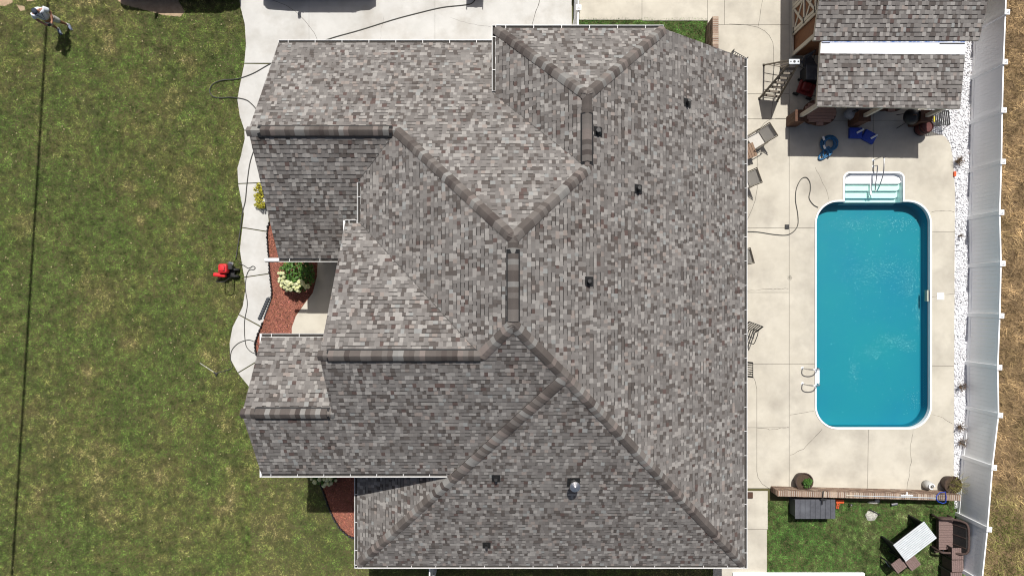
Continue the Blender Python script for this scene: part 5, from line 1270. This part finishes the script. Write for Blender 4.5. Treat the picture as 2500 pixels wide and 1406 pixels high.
# ------------------------------------------------------------------ furniture on the back lawn
tcx = W(2233.5, 1321, .95); t_ = thing('bar_table', 'tall table with white slatted top and dark solid ends', 'table', (tcx.x, tcx.y, 0), R(37.4))
for k in range(11): MB().box((0, -.345 + .069 * k, .95), (1.40, .056, .03), bev=.004).build('slat', M_slatwhite, t_)
MB().box((0, 0, .925), (1.38, .74, .02)).build('apron', M_darkmetal, t_)
for s in (-1, 1): MB().box((s * .64, 0, .46), (.05, .72, .91)).build('end_panel', M_darkmetal, t_)
MB().box((0, 0, .3), (1.24, .05, .06)).build('stretcher', M_darkmetal, t_)
def stool(label, px, py, rz, solid):
    v = W(px, py, .76); root = thing('bar_stool', label, 'stool', (v.x, v.y, 0), rz, 'brown wicker bar stools')
    for k in range(6): MB().box((-.175 + .07 * k, 0, .75), (.067, .42, .035), bev=.008).build('seat_strand', M_wickertop, root)
    for sx in (-1, 1):
        for sy in (-1, 1): MB().box((sx * .19, sy * .19, .37), (.04, .04, .74)).build('leg', M_darkmetal, root)
    for s in (-1, 1):
        MB().box((s * .19, 0, .62 if not solid else .45), (.028, .34, .2 if not solid else .56)).build('side_panel', M_wicker, root)
        if solid: MB().box((0, s * .19, .45), (.34, .028, .56)).build('side_panel', M_wicker, root)
    MB().tube([(-.19, -.19, .22), (-.19, .19, .22)], .014, 8).build('footrest', M_steel, root)
stool('brown wicker stool in front of the white table standing free', 2195, 1380, R(37), False)
stool('brown wicker stool tucked under the lower edge of the white table', 2229, 1374, R(37), True)
stool('brown wicker stool by the fence next to the loveseat', 2338, 1351, 0, False)
stool('brown wicker stool by the fence, middle of the row', 2338, 1381, .02, True)
stool('brown wicker stool by the fence cut by the picture edge', 2335, 1411, .02, True)
lv = W(2294, 1293); ls = thing('wicker_loveseat', 'brown wicker loveseat with rounded frame beside the white fence', 'loveseat', lv, R(0))
for k in range(13): MB().box((-.02, -.54 + .09 * k, .42), (.56, .084, .06), bev=.012).build('seat_strand', M_wickertop, ls)
MB().box((0, 0, .30), (.58, 1.16, .16), bev=.03).build('seat_frame', M_wicker, ls)
MB().box((.30, 0, .68), (.03, 1.08, .55), rot=Matrix.Rotation(R(18), 4, 'Y')).build('backrest_mesh', M_darkmetal, ls)
for y in (-.36, 0, .36): MB().box((.285, y, .68), (.035, .03, .54), rot=Matrix.Rotation(R(18), 4, 'Y')).build('back_slat', M_wicker, ls)
MB().tube(smooth_path([(-.34, -.60, .05), (-.34, -.60, .55), (-.25, -.61, .66), (.05, -.61, .70), (.30, -.58, .88), (.42, -.45, .97), (.44, 0, .99), (.42, .45, .97), (.30, .58, .88), (.05, .61, .70), (-.25, .61, .66), (-.34, .60, .55), (-.34, .60, .05)], 4), .042, 8).build('arm_and_top_rail', M_wicker, ls, smooth=True)
for sx in (-.28, .28):
    for sy in (-.55, .55): MB().box((sx, sy, .12), (.05, .05, .24)).build('leg', M_wicker, ls)
bk = thing('wire_basket', 'small round dark basket on the grass at the foot of the loveseat', 'basket', W(2281, 1336)); MB().lathe([(.08, 0), (.12, .18), (.11, .18), (.07, .02)], 14).build('bowl', M_wicker, bk); MB().tube([(.12 * math.cos(a * .4488), .12 * math.sin(a * .4488), .18) for a in range(14)], .012, 6, closed=True).build('rim', M_wicker, bk)
